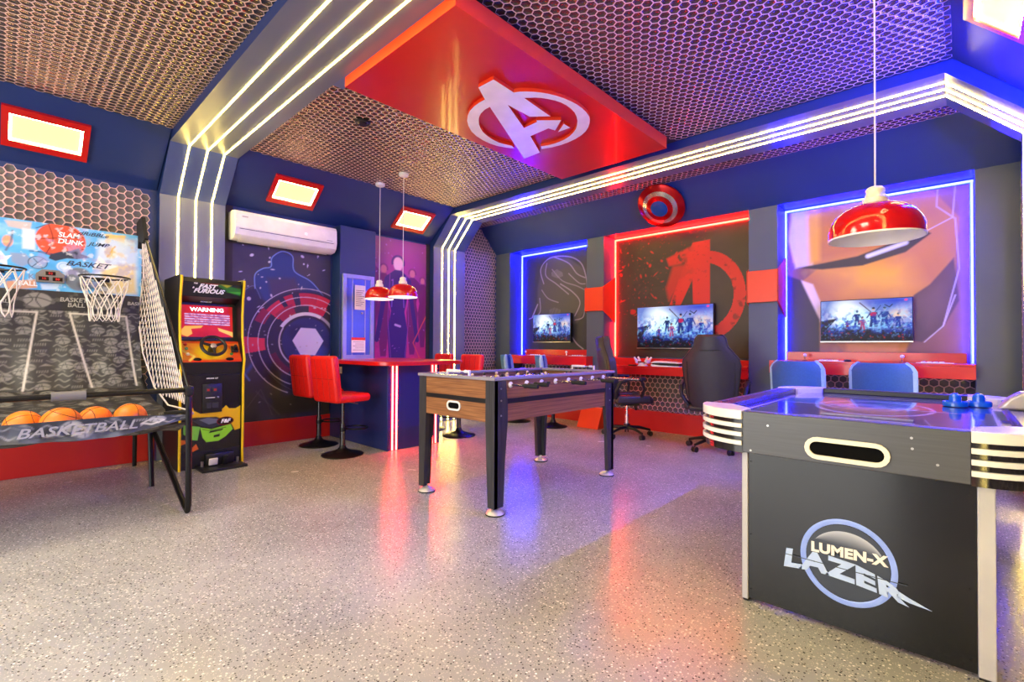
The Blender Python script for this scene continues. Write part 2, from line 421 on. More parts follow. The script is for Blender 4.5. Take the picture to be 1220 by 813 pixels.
wl = struct(box('wall_left', M_navy, XL-0.1, XL, YF, YB+0.1, 0, ZC))
honeycomb('honeycomb_mesh', (XL, -2.6, 0.28), (0, 1, 0), (0, 0, 1), 3.63, 2.36, 0.070, hw_, wl, rot=True, line=0.0075)
honeycomb('honeycomb_mesh', (XL, 4.98, 0.28), (0, 1, 0), (0, 0, 1), 0.79, 2.78, 0.058, hw_, wl, line=0.0075, skip=lambda x, y: y > 2.40 and x > 0.42+(2.80-y)*0.9)
def slope_left(y0, y1):
    B().prism([(XL, 2.64), (-5.20, ZC), (XL, ZC)], 'y', y0, y1).build('sloped_panel', M_navy, wl)
slope_left(YF, 1.04); slope_left(1.63, 4.36)
# dark strips framing the posters
box('dark_strip', M_ceil, XL, XL+0.012, 1.63, 1.72, 0.27, 2.64, wl)
box('dark_strip', M_ceil, XL, XL+0.012, 4.30, 4.37, 0.27, 2.64, wl)
bl = struct(box('baseboard_left', M_wains, XL, XL+0.02, YF, 1.05, 0, 0.28, bevel=0.004))
bl2 = struct(box('baseboard_left', M_wains, XL, XL+0.02, 1.63, 4.38, 0, 0.272, bevel=0.004))
wr = struct(box('wall_right', M_navy, XR, XR+0.1, YF, YB+0.1, 0, ZC))
for y0, y1 in ((YF, 1.04), (1.63, 4.36)):
    B().prism([(XR, 2.66), (-0.04, ZC), (XR, ZC)], 'y', y0, y1).build('sloped_panel', M_navy, wr)
honeycomb('honeycomb_mesh', (XR, 5.77, 0.28), (0, -1, 0), (0, 0, 1), 0.79, 2.3, 0.060, hw_, wr)
honeycomb('honeycomb_mesh', (XR, 4.36, 0.28), (0, -1, 0), (0, 0, 1), 2.7, 0.5, 0.060, hw_, wr)
struct(box('baseboard_right', M_wains, XR-0.02, XR, YF, YB, 0, 0.28, bevel=0.004))
# wall behind the camera with a wide doorway
wf = struct(B().box(XL-0.1, -4.3, YF-0.1, YF, 0, ZC).box(-0.5, XR+0.1, YF-0.1, YF, 0, ZC).box(-4.3, -0.5, YF-0.1, YF, 2.4, ZC).build('wall_front', M_navy))

# ---- lit portal frames crossing the room (columns, slopes, ceiling beam in one)
M_col = mat('grey_column_paint', '6c7282', 0.38, noise=3, var=0.04); M_slope = mat('blue_slope_paint', '42507e', 0.36, noise=3, var=0.04); M_under = mat('grey_beam_underside_paint', '666a7a', 0.3, noise=3, var=0.04)
def portal(name, y0, y1):
    inner = [(-5.69, 0), (-5.69, 2.60), (-5.30, 3.0), (-0.08, 3.0), (0.315, 2.605), (0.315, 0)]
    outer = [(XL, 0), (XL, ZC), (XR, ZC), (XR, 0)]
    b = B()
    b.prism([outer[0], inner[0], inner[1], (XL, 2.60)], 'y', y0, y1, 0, None, 1)
    b.prism([(XL, 2.60), inner[1], inner[2], (-5.30, ZC), outer[1]], 'y', y0, y1, 0, None, 2)
    b.prism([inner[2], inner[3], (-0.08, ZC), (-5.30, ZC)], 'y', y0, y1, 0, None, 3)
    b.prism([inner[3], inner[4], (XR, 2.605), outer[2], (-0.08, ZC)], 'y', y0, y1, 0, None, 2)
    b.prism([inner[4], inner[5], outer[3], (XR, 2.605)], 'y', y0, y1, 0, None, 1)
    return struct(b.build(name, [M_navy, M_col, M_slope, M_under], smooth=False))
portal('trim_1', 1.05, 1.62)
portal('trim_2', 4.37, 4.98)
for nm, y0, y1 in (('trim_1', 1.05, 1.62), ('trim_2', 4.37, 4.98)):   # dark band along the near and far edges of each ceiling beam
    pass
def led_path(y, w, th=0.005):
    p = [(-5.69, 0.02), (-5.69, 2.60), (-5.30, 3.0), (-0.08, 3.0), (0.315, 2.605), (0.315, 0.02)]
    q = [(-5.69+th, 0.02), (-5.69+th, 2.598), (-5.297, 3.0-th), (-0.083, 3.0-th), (0.315-th, 2.602), (0.315-th, 0.02)]
    b = B(); qs = [tuple(pc[0]*0.75+qc[0]*0.25 if j_ == 0 else pc[1]*0.75+qc[1]*0.25 for j_ in (0, 1)) for pc, qc in zip(p, q)]
    for i in range(5):
        b.prism([p[i], p[i+1], q[i+1], q[i]], 'y', y-w*0.27, y+w*0.27)
        for a_, b_ in ((-w*0.6, -w*0.27), (w*0.27, w*0.6)): b.prism([p[i], p[i+1], qs[i+1], qs[i]], 'y', y+a_, y+b_, 1)  # flanking bands stand in for the halo of the strip
    return b
for k, (y, lb) in enumerate(((1.202, 'warm white LED line on the front beam, the one nearest the basketball game'), (1.352, 'middle warm white LED line of three on the front beam'), (1.495, 'warm white LED line on the front beam, closest to the air conditioner'))):
    tag(led_path(y, 0.0155).build('led_strip', [M_led, M_ledside]), lb, 'light', 'warm LED lines of the front beam')
for k, (y, lb) in enumerate(((4.53, 'warm white LED line on the rear beam, top one beside the red ceiling panel'), (4.655, 'middle warm white LED line of three on the rear beam'), (4.775, 'warm white LED line on the rear beam, lowest one nearest the computer bays'))):
    tag(led_path(y, 0.0155).build('led_strip', [M_led, M_ledside]), lb, 'light', 'warm LED lines of the rear beam')

# ---- soffit and pillars of the back wall
struct(B().prism([(5.40, ZC), (5.77, 2.68), (YB, 2.68), (YB, ZC)], 'x', XL, XR).build('trim_3', M_navy))
wb = struct(box('wall_back', M_slate, XL-0.1, XR+0.1, YB, YB+0.1, 0, ZC))
PX = [(XL, -5.46), (-3.94, -3.655), (-1.755, -1.46), (0.083, XR)]
for i, (a, b_) in enumerate(PX):
    struct(box('trim_%d' % (4+i), M_slate, a, b_, 5.77, YB, 0, 2.68))
AX = [(-5.46, -3.94), (-3.655, -1.755), (-1.46, 0.083)]
for k, (a, b_) in enumerate(AX):
    struct(box('baseboard_back', M_wains, a, b_, YB-0.06, YB, 0, 0.262))
    honeycomb('honeycomb_mesh', (a, YB-0.003, 0.262), (1, 0, 0), (0, 0, 1), b_-a, 0.62, 0.072, hw_, wb, line=0.008)
    box('knee_wall_backing', M_ceil, a, b_, YB-0.0028, YB, 0.262, 0.86, wb)

# sloped orange plinths at the pillar feet and the wrap-round bands
for nm, (a, b_), lb in (('plinth', PX[1], 'orange-red wedge foot of the pillar beside the gaming chairs'), ('plinth', PX[2], 'orange-red wedge foot of the pillar behind the air hockey table')):
    tag(B().prism([(5.575, 0), (5.70, 0.28), (5.77, 0.28), (5.77, 0)], 'x', a-0.03, b_+0.03).build('pillar_plinth', M_orange, bevel=0.004), lb, 'plinth')
for (a, b_), lb, zz in ((PX[1], 'orange band wrapped round the pillar left of the red-lit bay', (1.636, 1.966)), (PX[2], 'orange band wrapped round the pillar right of the red-lit bay', (1.628, 1.98))):
    b = B(); b.box(a-0.012, b_+0.012, 5.735, 5.768, zz[0], zz[1])
    for x0, x1 in ((b_+0.001, b_+0.014), (a-0.014, a-0.001)):
        b.prism([(5.735, zz[0]), (5.735, zz[1]), (6.07, zz[1]+0.165), (6.07, zz[0]-0.165)], 'x', x0, x1)
    tag(b.build('pillar_band', M_orange, bevel=0.003), lb, 'wall panel')

# ---- LED lines in the three bays
def bay_led(a, b_, m, right, label):
    b = B(); z = 2.655; y = YB-0.038
    b.box(a+0.004, b_-0.004, y, y+0.016, z-0.004, z+0.014)
    b.box(a+0.004, a+0.018, y, y+0.016, 0.99, z)
    b.box(a+0.004, b_-0.004, y+0.0135, y+0.016, z-0.012, z-0.0045, 1)  # thin coloured bands imitate the glow next to the line
    b.box(a+0.0185, a+0.026, y+0.0135, y+0.016, 0.99, z-0.012, 1)
    if right:
        b.box(b_-0.022, b_-0.006, y, y+0.016, 0.99, z); b.box(b_-0.030, b_-0.0225, y+0.0135, y+0.016, 0.99, z-0.012, 1)
    tag(b.build('led_strip', [m, M_ledblueside if m is M_ledblue else M_ledredside]), label, 'light')
bay_led(*AX[0], M_ledblue, False, 'blue LED line framing the small left computer bay')
bay_led(*AX[1], M_ledred, False, 'red LED line framing the middle bay under the round wall disc')
bay_led(*AX[2], M_ledblue, True, 'blue LED line framing the right bay behind the air hockey table')
# blue LED frame on the right-hand wall between the two beams, beside the air hockey table
b = B()
b.box(XR-0.018, XR-0.002, 3.0, 4.28, 2.60, 2.625)
tag(b.build('led_strip', M_ledbluewall), 'blue LED line high on the right-hand wall, just under its slope', 'light')

# ================================================================== CEILING THINGS
pn = thing('ceiling_emblem_panel', (-2.545, 2.87, ZC), 'red suspended ceiling panel with orange sides carrying a white letter emblem', 'ceiling panel')
def loc(o, root):
    o.location = -Vector(root.location); return o
loc(B().prism([(-3.14, 1.63), (-1.95, 1.63), (-1.95, 4.12), (-3.14, 4.12)], 'z', 2.93, 3.035, 0, None, 1).build('panel_board', [M_red, M_orange], pn, smooth=False), pn)
loc(B().box(-3.05, -2.04, 1.75, 4.0, 3.03, 3.08).build('mounting_frame', M_black, pn), pn)
loc(B().box(-3.30, -1.99, 1.62, 1.70, 3.0, 3.08).build('edge_filler', M_beam, pn), pn)
# emblem: raised white letter A inside an open ring
def ceil_pt(zx, zy, z):
    px, py = 550+zx/6.776, 80+zy/6.776
    d = fw + r2*((px-610)/572.587) + u2*((406.5-py)/572.587)
    t = (z-1.12)/d.z
    return (d.x*t, d.y*t)
ZE = 2.903
A1 = [(258,100),(135,165),(188,262),(505,740),(632,690),(555,558),(700,495),(755,512),(803,428),(605,430),(608,443),(503,492),(372,305),(548,400),(718,398),(505,250),(420,205)]
A2 = [(825,458),(875,490),(778,525)]
R1 = [(186,262),(140,288),(100,318),(68,352),(50,390),(44,435),(55,475),(80,520),(120,558),(170,590),(230,618),(290,638),(360,650),(425,658),(405,635),(350,623),(300,610),(245,582),(200,550),(170,522),(150,490),(140,460),(138,425),(142,400),(155,375),(185,345),(230,320)]
R2 = [(420,205),(470,198),(520,197),(580,199),(640,205),(700,215),(760,230),(820,250),(880,275),(930,301),(970,330),(1008,365),(1030,400),(1036,425),(1033,452),(1022,487),(1000,520),(965,551),(920,580),(860,608),(800,630),(725,649),(645,662),(640,640),(692,632),(740,620),(790,603),(830,585),(872,558),(900,530),(922,500),(932,470),(935,435),(928,400),(912,368),(885,338),(845,308),(800,285),(750,269),(700,258),(650,250),(600,246),(505,250)]
M_emb = mat('white_emblem_acrylic', 'f2eef0', 0.3)
for nm, P_ in (('letter_emblem', A1), ('arrow_tip', A2), ('ring_segment', R1), ('ring_segment', R2)):
    loc(B().prism([ceil_pt(*p, ZE) for p in P_], 'z', ZE, 2.929, 0, None, 1).build(nm, [M_emb, M_orange], pn, smooth=False), pn)

# round black ceiling speaker
t = thing('ceiling_speaker', (-3.80, 2.14, ZC-0.006), 'small round black ceiling fitting in the honeycomb left of the red panel', 'ceiling fitting')
B().lathe([(0, -0.022), (0.03, -0.024), (0.045, -0.012), (0.058, -0.016), (0.066, -0.008), (0.066, 0.0), (0, 0)], n=28).build('housing', M_black, t)

# slope light panels
def slope_light(nm, side, yc, label):
    if side < 0: a = Vector((-5.79, 0, 2.64)); d = Vector((0.59, 0, 0.44)).normalized(); n = Vector((d.z, 0, -d.x))
    else: a = Vector((0.36, 0, 2.66)); d = Vector((-0.40, 0, 0.42)).normalized(); n = Vector((-d.z, 0, d.x))*1; n = Vector((-0.42, 0, -0.40)).normalized()
    L = 0.736 if side < 0 else 0.58
    c = a + d*(L*0.5) + Vector((0, yc, 0))
    # frame: X axis along Y world, Y axis along slope, Z toward the room
    u = Vector((0, 1, 0)); v = d
    if u.cross(v).dot(n) < 0: u = -u
    M = frame(c, u, v)
    t = thing(nm, (0, 0, 0), label, 'light', 'square slope lights'); t.matrix_world = M
    b = B(); w, h, iw, ih = 0.26, 0.185, 0.217, 0.125
    for x0, x1, y0, y1 in ((-w, -iw, -h, h), (iw, w, -h, h), (-iw, iw, ih, h), (-iw, iw, -h, -ih)): b.box(x0, x1, y0, y1, 0.001, 0.03)
    b.build('frame', M_red, t)
    B().box(-iw, iw, -ih, ih, 0.002, 0.012).build('diffuser', M_panel, t)
    b = B(); e = 0.014
    for x0, x1, y0, y1 in ((-iw, -iw+e, -ih, ih), (iw-e, iw, -ih, ih), (-iw+e, iw-e, ih-e, ih), (-iw+e, iw-e, -ih, -ih+e)): b.box(x0, x1, y0, y1, 0.012, 0.016)
    b.build('edge_glow_strip', M_paneledge, t)
    return t
slope_light('slope_light', -1, 0.247, 'warm rectangular light in a red frame above the basketball game')
slope_light('slope_light', -1, 2.265, 'warm rectangular light in a red frame above the air conditioner')
slope_light('slope_light', -1, 3.865, 'warm rectangular light in a red frame above the purple poster')
slope_light('slope_light', 1, 3.44, 'warm rectangular light in a red frame at the top right corner of the picture')
slope_light('slope_light', 1, 2.0, 'warm rectangular light in a red frame on the right-hand slope, near the front beam')
slope_light('slope_light', 1, 0.1, 'warm rectangular light in a red frame on the right-hand slope, beside the camera')
slope_light('slope_light', -1, -1.6, 'warm rectangular light in a red frame on the left slope nearest the doorway wall')

# pendants
M_shade = mat('glossy_red_enamel', 'c40c08', 0.12, coat=0.6, var=0.02)
M_shadein = mat('white_enamel', 'ece8e4', 0.35)
M_cord = mat('white_cord', 'dcd6d0', 0.5)
M_bulb = mat('pendant_bulb', (1, 0.95, 0.85), emit=1.0, ecol=(45, 38, 27))
def pendant(x, y, zb, r, h, label, lit):
    t = thing('pendant_lamp', (x, y, ZC), label, 'lamp', 'red dome pendants')
    z = zb-ZC
    B().lathe([(0, 0.0), (0.055, 0.0), (0.055, -0.022), (0.05, -0.03), (0, -0.03)], n=24).build('ceiling_rose', M_white, t)
    B().cyl((0, 0, -0.03), (0, 0, z+h*0.72+h*0.34), 0.0035, n=8).build('cord', M_cord, t)
    hh = h*0.72
    out = [(r, z), (r*0.995, z+0.012)] + [(r*math.cos(a)**0.8, z+0.012+(hh-0.012)*math.sin(a)**0.85) for a in np.linspace(0.12, 1.44, 14)]
    inn = [(max(0.001, q-0.004), w_-0.003 if i else z) for i, (q, w_) in enumerate(out)][::-1]
    B().lathe(out, n=40).build('shade', M_shade, t)
    B().lathe(inn, n=40).build('shade_lining', M_shadein, t)
    B().lathe([(r+0.0015, z-0.001), (r+0.0015, z+0.006), (r-0.002, z+0.006), (r-0.002, z-0.001), (r+0.0015, z-0.001)], n=40).build('rim', M_white, t)
    zt = z+hh
    B().lathe([(0.02, zt-0.05), (0.045, zt-0.012), (0.047, zt+0.02), (0.038, zt+0.03), (0.033, zt+0.05), (0.036, zt+0.06), (0.036, zt+h*0.28), (0.026, zt+h*0.33), (0.006, zt+h*0.36), (0, zt+h*0.36)], n=24).build('lamp_holder', M_cream, t)
    B().sphere((0, 0, zt-0.07), 0.03, n=16, k=10).build('bulb', M_bulb if lit else M_shadein, t)
pendant(-0.275, 2.61, 1.60, 0.172, 0.215, 'large red dome pendant hanging over the air hockey table', False)
pendant(-5.109, 3.115, 1.685, 0.168, 0.215, 'red dome pendant over the bar counter, the left one of the pair', True)
pendant(-4.613, 3.113, 1.675, 0.162, 0.215, 'red dome pendant over the bar counter, the right one of the pair', True)

# ================================================================== LEFT WALL THINGS
random.seed(4)
PW, PH = 2.83-1.72, 2.60-0.272
im = Img(PW, PH, 0.007, '3a3533')
def lw(px, py, y0=1.72, X=XL+0.009):
    d = fw + r2*((px-610)/572.587) + u2*((406.5-py)/572.587); t_ = X/d.x
    return d.y*t_-y0, 1.12+d.z*t_-0.272
Q = lambda *ps: [lw(270+x/3.693, 280+y/3.693) for x, y in ps]
im.noise(1.4, 3, 0.45, 0.8, '4c4640', 0.7); im.noise(2.5, 8, 0.55, 0.8, '242224', 0.7)
# blue storm cloud with rim light above the rings
im.poly(Q((190, 100), (240, 75), (290, 95), (300, 160), (380, 210), (425, 270), (330, 300), (200, 320), (130, 260), (120, 190), (150, 150), (190, 145)), '1e3a70', 0.9, soft=0.03)
im.poly(Q((180, 190), (300, 190), (330, 260), (200, 300)), '4a3634', 0.7, soft=0.06); im.poly(Q((75, 240), (130, 230), (190, 330), (110, 420), (60, 400)), '1c1c24', 0.8, soft=0.05)
im.curve(Q((125, 235), (125, 175), (160, 148), (195, 140), (200, 100), (245, 73), (290, 95), (298, 160), (370, 205), (425, 268)), 0.008, '90b4ec', 0.85, soft=0.01)
im.curve(Q((75, 245), (120, 225), (150, 280)), 0.006, '8088a0', 0.6); im.line(Q((60, 640), (120, 560)), 0.03, '3c58a0', 0.7, soft=0.04); im.line(Q((70, 600), (100, 640)), 0.012, '7c98dc', 0.7, soft=0.02)
(cx, cy), = Q((355, 470)); kr = abs(Q((455, 470))[0][0]-cx)/100.0; ky = abs(Q((355, 370))[0][1]-cy)/100.0; AY_ = ky/kr
im.ell(cx, cy, 235*kr, 225*ky, '221a1c', 0.9, soft=0.04)
def rg(r, w_, c, a0=None, a1=None, op=0.95, so=0.008): im.ring(cx, cy, r*kr, w_*kr, c, op, a0, a1, soft=so, ay=AY_)
rg(185, 56, 'd42028', 62, 78); rg(185, 56, 'c01c24', 78, 100); rg(185, 56, 'c41c24', 108, 118); rg(180, 60, 'cc1c28', 124, 142); rg(205, 40, '901420', 142, 158)
rg(215, 90, 'e02c3c', 176, 192); rg(150, 40, 'cc1c24', 60, 88); rg(150, 45, 'a01420', 112, 140); rg(175, 50, '701018', 20, 50); rg(150, 30, '5c1018', 200, 240)
for r_ in (160, 195, 232): rg(r_, 3.2, 'd0c4c0', 30, 250, 0.85, 0.004)
rg(122, 14, 'e0dcdc', 62, 150); rg(122, 12, 'a8a0a0', 10, 62); rg(115, 5, 'c8c0c0', 150, 380); rg(130, 12, '8c8484', 335, 370, 0.8)
im.ell(cx, cy, 104*kr, 104*ky, '1b2452', 1.0, soft=0.02); im.ell(cx+20*kr, cy-50*ky, 60*kr, 40*ky, '34489c', 0.6, soft=0.08); im.ell(cx-40*kr, cy+40*ky, 40*kr, 30*ky, '141a38', 0.8, soft=0.06)
im.poly([(cx-62*kr, cy+4*ky), (cx-28*kr, cy+60*ky), (cx+34*kr, cy+58*ky), (cx+70*kr, cy+4*ky), (cx+34*kr, cy-60*ky), (cx-28*kr, cy-58*ky)], 'd0d0e4', 1.0)
im.curve(Q((180, 600), (230, 650), (300, 690)), 0.005, '707070', 0.6); im.curve(Q((130, 690), (170, 730), (230, 790)), 0.012, '56504e', 0.7, soft=0.02); im.line(Q((90, 760), (150, 680), (200, 790)), 0.008, '5c5654', 0.6, soft=0.01)
im.specks(60, 5, 'd8d4d0', 0.004, 0.022, (0.02, PW-0.05, 1.2, PH-0.1), 0.9); im.specks(40, 9, 'b0a8a4', 0.003, 0.012, (0.02, PW-0.05, 0.1, 1.2), 0.8)
p1 = thing('wall_poster', (XL+0.001, 2.275, 0.272), 'tall dark poster with red and white arcs round a blue disc, under the air conditioner', 'poster')
box('poster_panel', M_black, 0, 0.007, -PW/2, PW/2, 0, PH, p1)
im.build('poster_print', M_print, p1, plane((0.009, -PW/2, 0), (0, 1, 0), (0, 0, 1)))

PW, PH = 4.30-3.36, 2.62-0.272
im = Img(PW, PH, 0.008, '5c2468')
g = im.Y/PH
im.mix(np.clip((0.75-g)*1.6, 0, 1)*0.9, 'e83868'); im.mix(np.clip((g-0.62)*3, 0, 1), '8c5078')
im.noise(2.2, 12, 0.45, 0.75, '9c2c88', 0.5); im.noise(3.5, 13, 0.5, 0.75, 'f04c90', 0.6, mask=(g < 0.75))
im.ell(0.47, 1.45, 0.36, 0.8, 'b840a0', 0.5, soft=0.3)
def person(cx, top, s, c, face):
    im.ell(cx, top-0.11*s, 0.075*s, 0.105*s, face, 1.0, soft=0.02)
    im.ring(cx, top-0.10*s, 0.095*s, 0.03*s, c, 0.9, -20, 200, soft=0.02)
    im.poly([(cx-0.05*s, top-0.2*s), (cx+0.05*s, top-0.2*s), (cx+0.19*s, top-0.30*s), (cx+0.17*s, top-0.52*s), (cx+0.11*s, top-0.78*s), (cx+0.165*s, top-1.05*s), (cx+0.15*s, top-1.3*s), (cx+0.07*s, top-2.05*s), (cx-0.07*s, top-2.05*s), (cx-0.15*s, top-1.3*s), (cx-0.165*s, top-1.05*s), (cx-0.11*s, top-0.78*s), (cx-0.17*s, top-0.52*s), (cx-0.19*s, top-0.30*s)], c, 1.0, soft=0.012)
    for g_ in (-1, 1): im.line([(cx+g_*0.18*s, top-0.34*s), (cx+g_*0.25*s, top-0.75*s), (cx+g_*0.33*s, top-1.18*s)], 0.07*s, c, 1.0, soft=0.012)
for cx_, tp, s_ in ((0.06, 2.06, 0.55), (0.23, 1.98, 0.62), (0.70, 1.96, 0.6), (0.88, 1.86, 0.5)): person(cx_, tp, s_, '6c2460', 'c87888')
person(0.46, 2.12, 1.0, '34246c', 'e8bcd4'); im.line([(0.38, 1.78), (0.36, 1.4)], 0.012, '9070d8', 0.8, soft=0.01); im.line([(0.54, 1.78), (0.56, 1.4)], 0.012, '9070d8', 0.8, soft=0.01)
im.line([(0.42, 1.15), (0.50, 1.13)], 0.03, 'c8b8d8', 0.9); im.line([(0.95, 1.3), (0.72, 0.9), (0.90, 0.55)], 0.015, 'e85c50', 0.8, soft=0.01)
im.line([(0.33, 1.85), (0.30, 1.2), (0.36, 0.6)], 0.006, 'c060d0', 0.6); im.line([(0.60, 1.85), (0.64, 1.2), (0.57, 0.6)], 0.006, 'c060d0', 0.6)
im.specks(50, 31, 'c080e0', 0.003, 0.012, None, 0.7)
p2 = thing('wall_poster', (XL+0.001, 3.83, 0.272), 'tall magenta and purple poster of standing figures behind the bar pendants', 'poster')
box('poster_panel', M_black, 0, 0.007, -PW/2, PW/2, 0, PH, p2)
im.build('poster_print', M_print, p2, plane((0.009, -PW/2, 0), (0, 1, 0), (0, 0, 1)))

struct(box('trim_8', M_navy, XL, -5.60, 2.865, 3.355, 0.0, 2.62, bevel=0.004))
# distribution cupboard on the pillar
M_cup = mat('blue_grey_metal', '98a2c4', 0.3, metal=0.3)
M_cupd = mat('blue_metal_door', '5470c8', 0.3, metal=0.2)
t = thing('wall_cupboard', (-5.598, 3.105, 0.96), 'blue-grey metal wall cupboard with paper notices on the pillar above the bar', 'cupboard')
b = B()
for y0, y1, z0, z1 in ((-0.215, -0.165, 0, 1.06), (0.165, 0.215, 0, 1.06), (-0.165, 0.165, 0, 0.05), (-0.165, 0.165, 1.01, 1.06)): b.box(0, 0.035, y0, y1, z0, z1)
b.build('frame', M_cup, t, bevel=0.003)
box('door', M_cupd, 0, 0.018, -0.165, 0.165, 0.05, 1.01, t, bevel=0.002)
box('door_seam', M_cup, 0.018, 0.024, -0.09, -0.075, 0.05, 1.01, t); box('door_seam', M_cup, 0.018, 0.024, 0.085, 0.1, 0.05, 1.01, t)
B().lathe([(0, 0), (0.014, 0), (0.014, 0.012), (0, 0.014)], (0.018, 0.05, 0.58), 14, axis='x').build('lock', M_steel, t)
n1 = box('paper_notice', M_white, 0.036, 0.0375, -0.06, 0.085, 0.62, 0.93, t); n2 = box('paper_notice', M_white, 0.036, 0.0375, -0.10, 0.09, 0.08, 0.27, t)
M_txt = mat('grey_print_ink', '504850', 0.6)
b = B()
for i in range(9): b.box(0.0376, 0.038, -0.045, 0.07-0.02*(i % 3), 0.86-i*0.024, 0.866-i*0.024)
b.build('text_lines', M_txt, t)
box('notice_heading', M_orange, 0.0376, 0.0381, -0.10, 0.09, 0.235, 0.27, t)
b = B()
for i in range(5): b.box(0.0376, 0.038, -0.08+0.03*(i % 2), 0.07, 0.21-i*0.025, 0.215-i*0.025)
b.build('text_lines', M_txt, t)

# air conditioner
t = thing('air_conditioner', (XL, 2.24, 2.25), 'white split air conditioner unit high on the left wall', 'air conditioner')
prof = [(0, 0.02), (0, 0.31), (0.13, 0.315), (0.20, 0.305), (0.225, 0.27), (0.232, 0.12), (0.215, 0.05), (0.17, 0.012), (0.08, 0.0)]
B().prism(prof, 'y', -0.565, 0.565).build('body', M_white, t, bevel=0.008)
B().prism([(0.226, 0.27), (0.233, 0.12), (0.238, 0.12), (0.231, 0.27)], 'y', -0.555, 0.555).build('front_panel', mat('ac_front', 'f2f0ec', 0.2), t)
B().prism([(0.08, -0.003), (0.165, 0.008), (0.212, 0.045), (0.218, 0.042), (0.17, 0.001), (0.08, -0.009)], 'y', -0.50, 0.50).build('louver', M_white, t)
box('louver_gap', M_txt, 0.216, 0.2335, -0.52, 0.52, 0.108, 0.113, t)
text('display', '22', 0.035, mat('ac_display', 'ffffff', emit=1.0), t, frame((0.2385, 0.18, 0.17), (0, 1, 0), (0, 0, 1)), 0.0005)
box('badge', M_steel, 0.2385, 0.2395, -0.50, -0.44, 0.235, 0.245, t); box('badge', M_steel, 0.2385, 0.2395, 0.43, 0.50, 0.135, 0.142, t)

# ================================================================== BAR
t = thing('bar_counter', (-5.1, 3.18, 0), 'navy bar counter with a red top and two pairs of glowing strips', 'bar')
loc(B().box(XL+0.02, -4.47, 2.835, 3.53, 0, 0.92).build('cabinet', mat('navy_bar_panel', '1c2a66', 0.35, noise=3), t, bevel=0.004), t)
pts = []
x0, x1, y0, y1, r_ = XL+0.01, -4.22, 2.63, 3.78, 0.22
pts = [(x0, y0)] + [(x1-r_+r_*math.sin(a), y0+r_-r_*math.cos(a)) for a in np.linspace(0, PI/2, 8)] + [(x1-r_+r_*math.cos(a), y1-r_+r_*math.sin(a)) for a in np.linspace(0, PI/2, 8)] + [(x0, y1)]
loc(B().prism(pts, 'z', 0.92, 0.962).build('countertop', M_red, t, bevel=0.004), t)
for y in (2.895, 2.945, 3.425, 3.475): loc(B().box(-4.47, -4.462, y-0.008, y+0.008, 0.004, 0.918).build('led_strip', M_ledpink, t), t)
loc(box('socket_plate', M_cream, -5.55, -5.47, 2.827, 2.835, 0.79, 0.87, t, bevel=0.002), t)
loc(box('socket_insert', M_white, -5.535, -5.485, 2.824, 2.828, 0.805, 0.855, t), t)

def cushion(b, x0, x1, y0, y1, z0, z1, bev, m=0, M=None): b.box(x0, x1, y0, y1, z0, z1, m, M, bev, 3)
M_seam = mat('dark_red_seam', '8c0c08', 0.6); M_gun = mat('gunmetal', '58585c', 0.2, metal=1.0)
def bar_stool(label, group):
    t = thing('bar_stool', (0, 0, 0), label, 'stool', group)
    B().lathe([(0, 0), (0.205, 0), (0.21, 0.006), (0.20, 0.014), (0.12, 0.032), (0.05, 0.06), (0.032, 0.085), (0.03, 0.10), (0, 0.10)], n=36).build('base', M_blackm, t)
    B().cyl((0, 0, 0.09), (0, 0, 0.32), 0.026, n=20).cyl((0, 0, 0.32), (0, 0, 0.56), 0.018, n=16).build('post', M_gun, t)
    b = B(); ring = [(0.13*math.cos(a), 0.16+0.11*math.sin(a), 0.26) for a in np.linspace(0, 2*PI, 24, endpoint=False)]
    b.tube(ring, 0.009, 8, closed=True); b.cyl((0, 0.02, 0.26), (0, 0.055, 0.26), 0.012); b.lathe([(0.03, -0.02), (0.03, 0.02)], (0, 0, 0.26), 16)
    b.build('footrest', M_blackm, t)
    w = 0.20
    se = B().box(-w, w, -0.185, 0.205, 0.552, 0.637, bev=0.036, seg=4).build('seat', M_redleather, t)
    b = B()
    for x in (-w/3, w/3): b.tube([(x, -0.14, 0.6365), (x, 0.165, 0.6365), (x, 0.190, 0.628), (x, 0.2045, 0.60), (x, 0.2045, 0.585)], 0.0022, 5)
    b.build('seam', M_seam, se)
    R_ = Matrix.Translation((0, -0.175, 0.60)) @ Matrix.Rotation(math.radians(7), 4, 'X')
    ba = B().box(-w, w, -0.042, 0.040, -0.045, 0.425, 0, R_, 0.034, 4).build('backrest', M_redleather, t)
    b = B()
    for x in (-w/2, 0, w/2):
        for yy in (-0.0425, 0.0405): b.tube([R_ @ Vector((x, yy, z)) for z in (0.0, 0.2, 0.392)], 0.0022, 5)
    for yy in (-0.0425, 0.0405): b.tube([R_ @ Vector((x, yy, 0.20)) for x in (-w+0.034, 0, w-0.034)], 0.0022, 5)
    b.build('seam', M_seam, ba)
    B().cyl((0.02, 0.02, 0.545), (0.16, 0.06, 0.53), 0.005, n=8).build('height_lever', M_chrome, t)
    return t
s1 = bar_stool('red quilted bar stool on a black trumpet base, the one nearest the foosball table', 'red bar stools')
s1.location = (-4.67, 2.435, 0); s1.rotation_euler = (0, 0, math.radians(8))
dup(s1, (-5.33, 2.49, 0), math.radians(4), 'red quilted bar stool in front of the dark poster, half behind the nearer one')
dup(s1, (-4.64, 3.98, 0), math.radians(180), 'red quilted bar stool beyond the bar, just behind the foosball corner')
dup(s1, (-5.28, 4.02, 0), math.radians(176), 'red quilted bar stool beyond the bar, next to the purple poster')

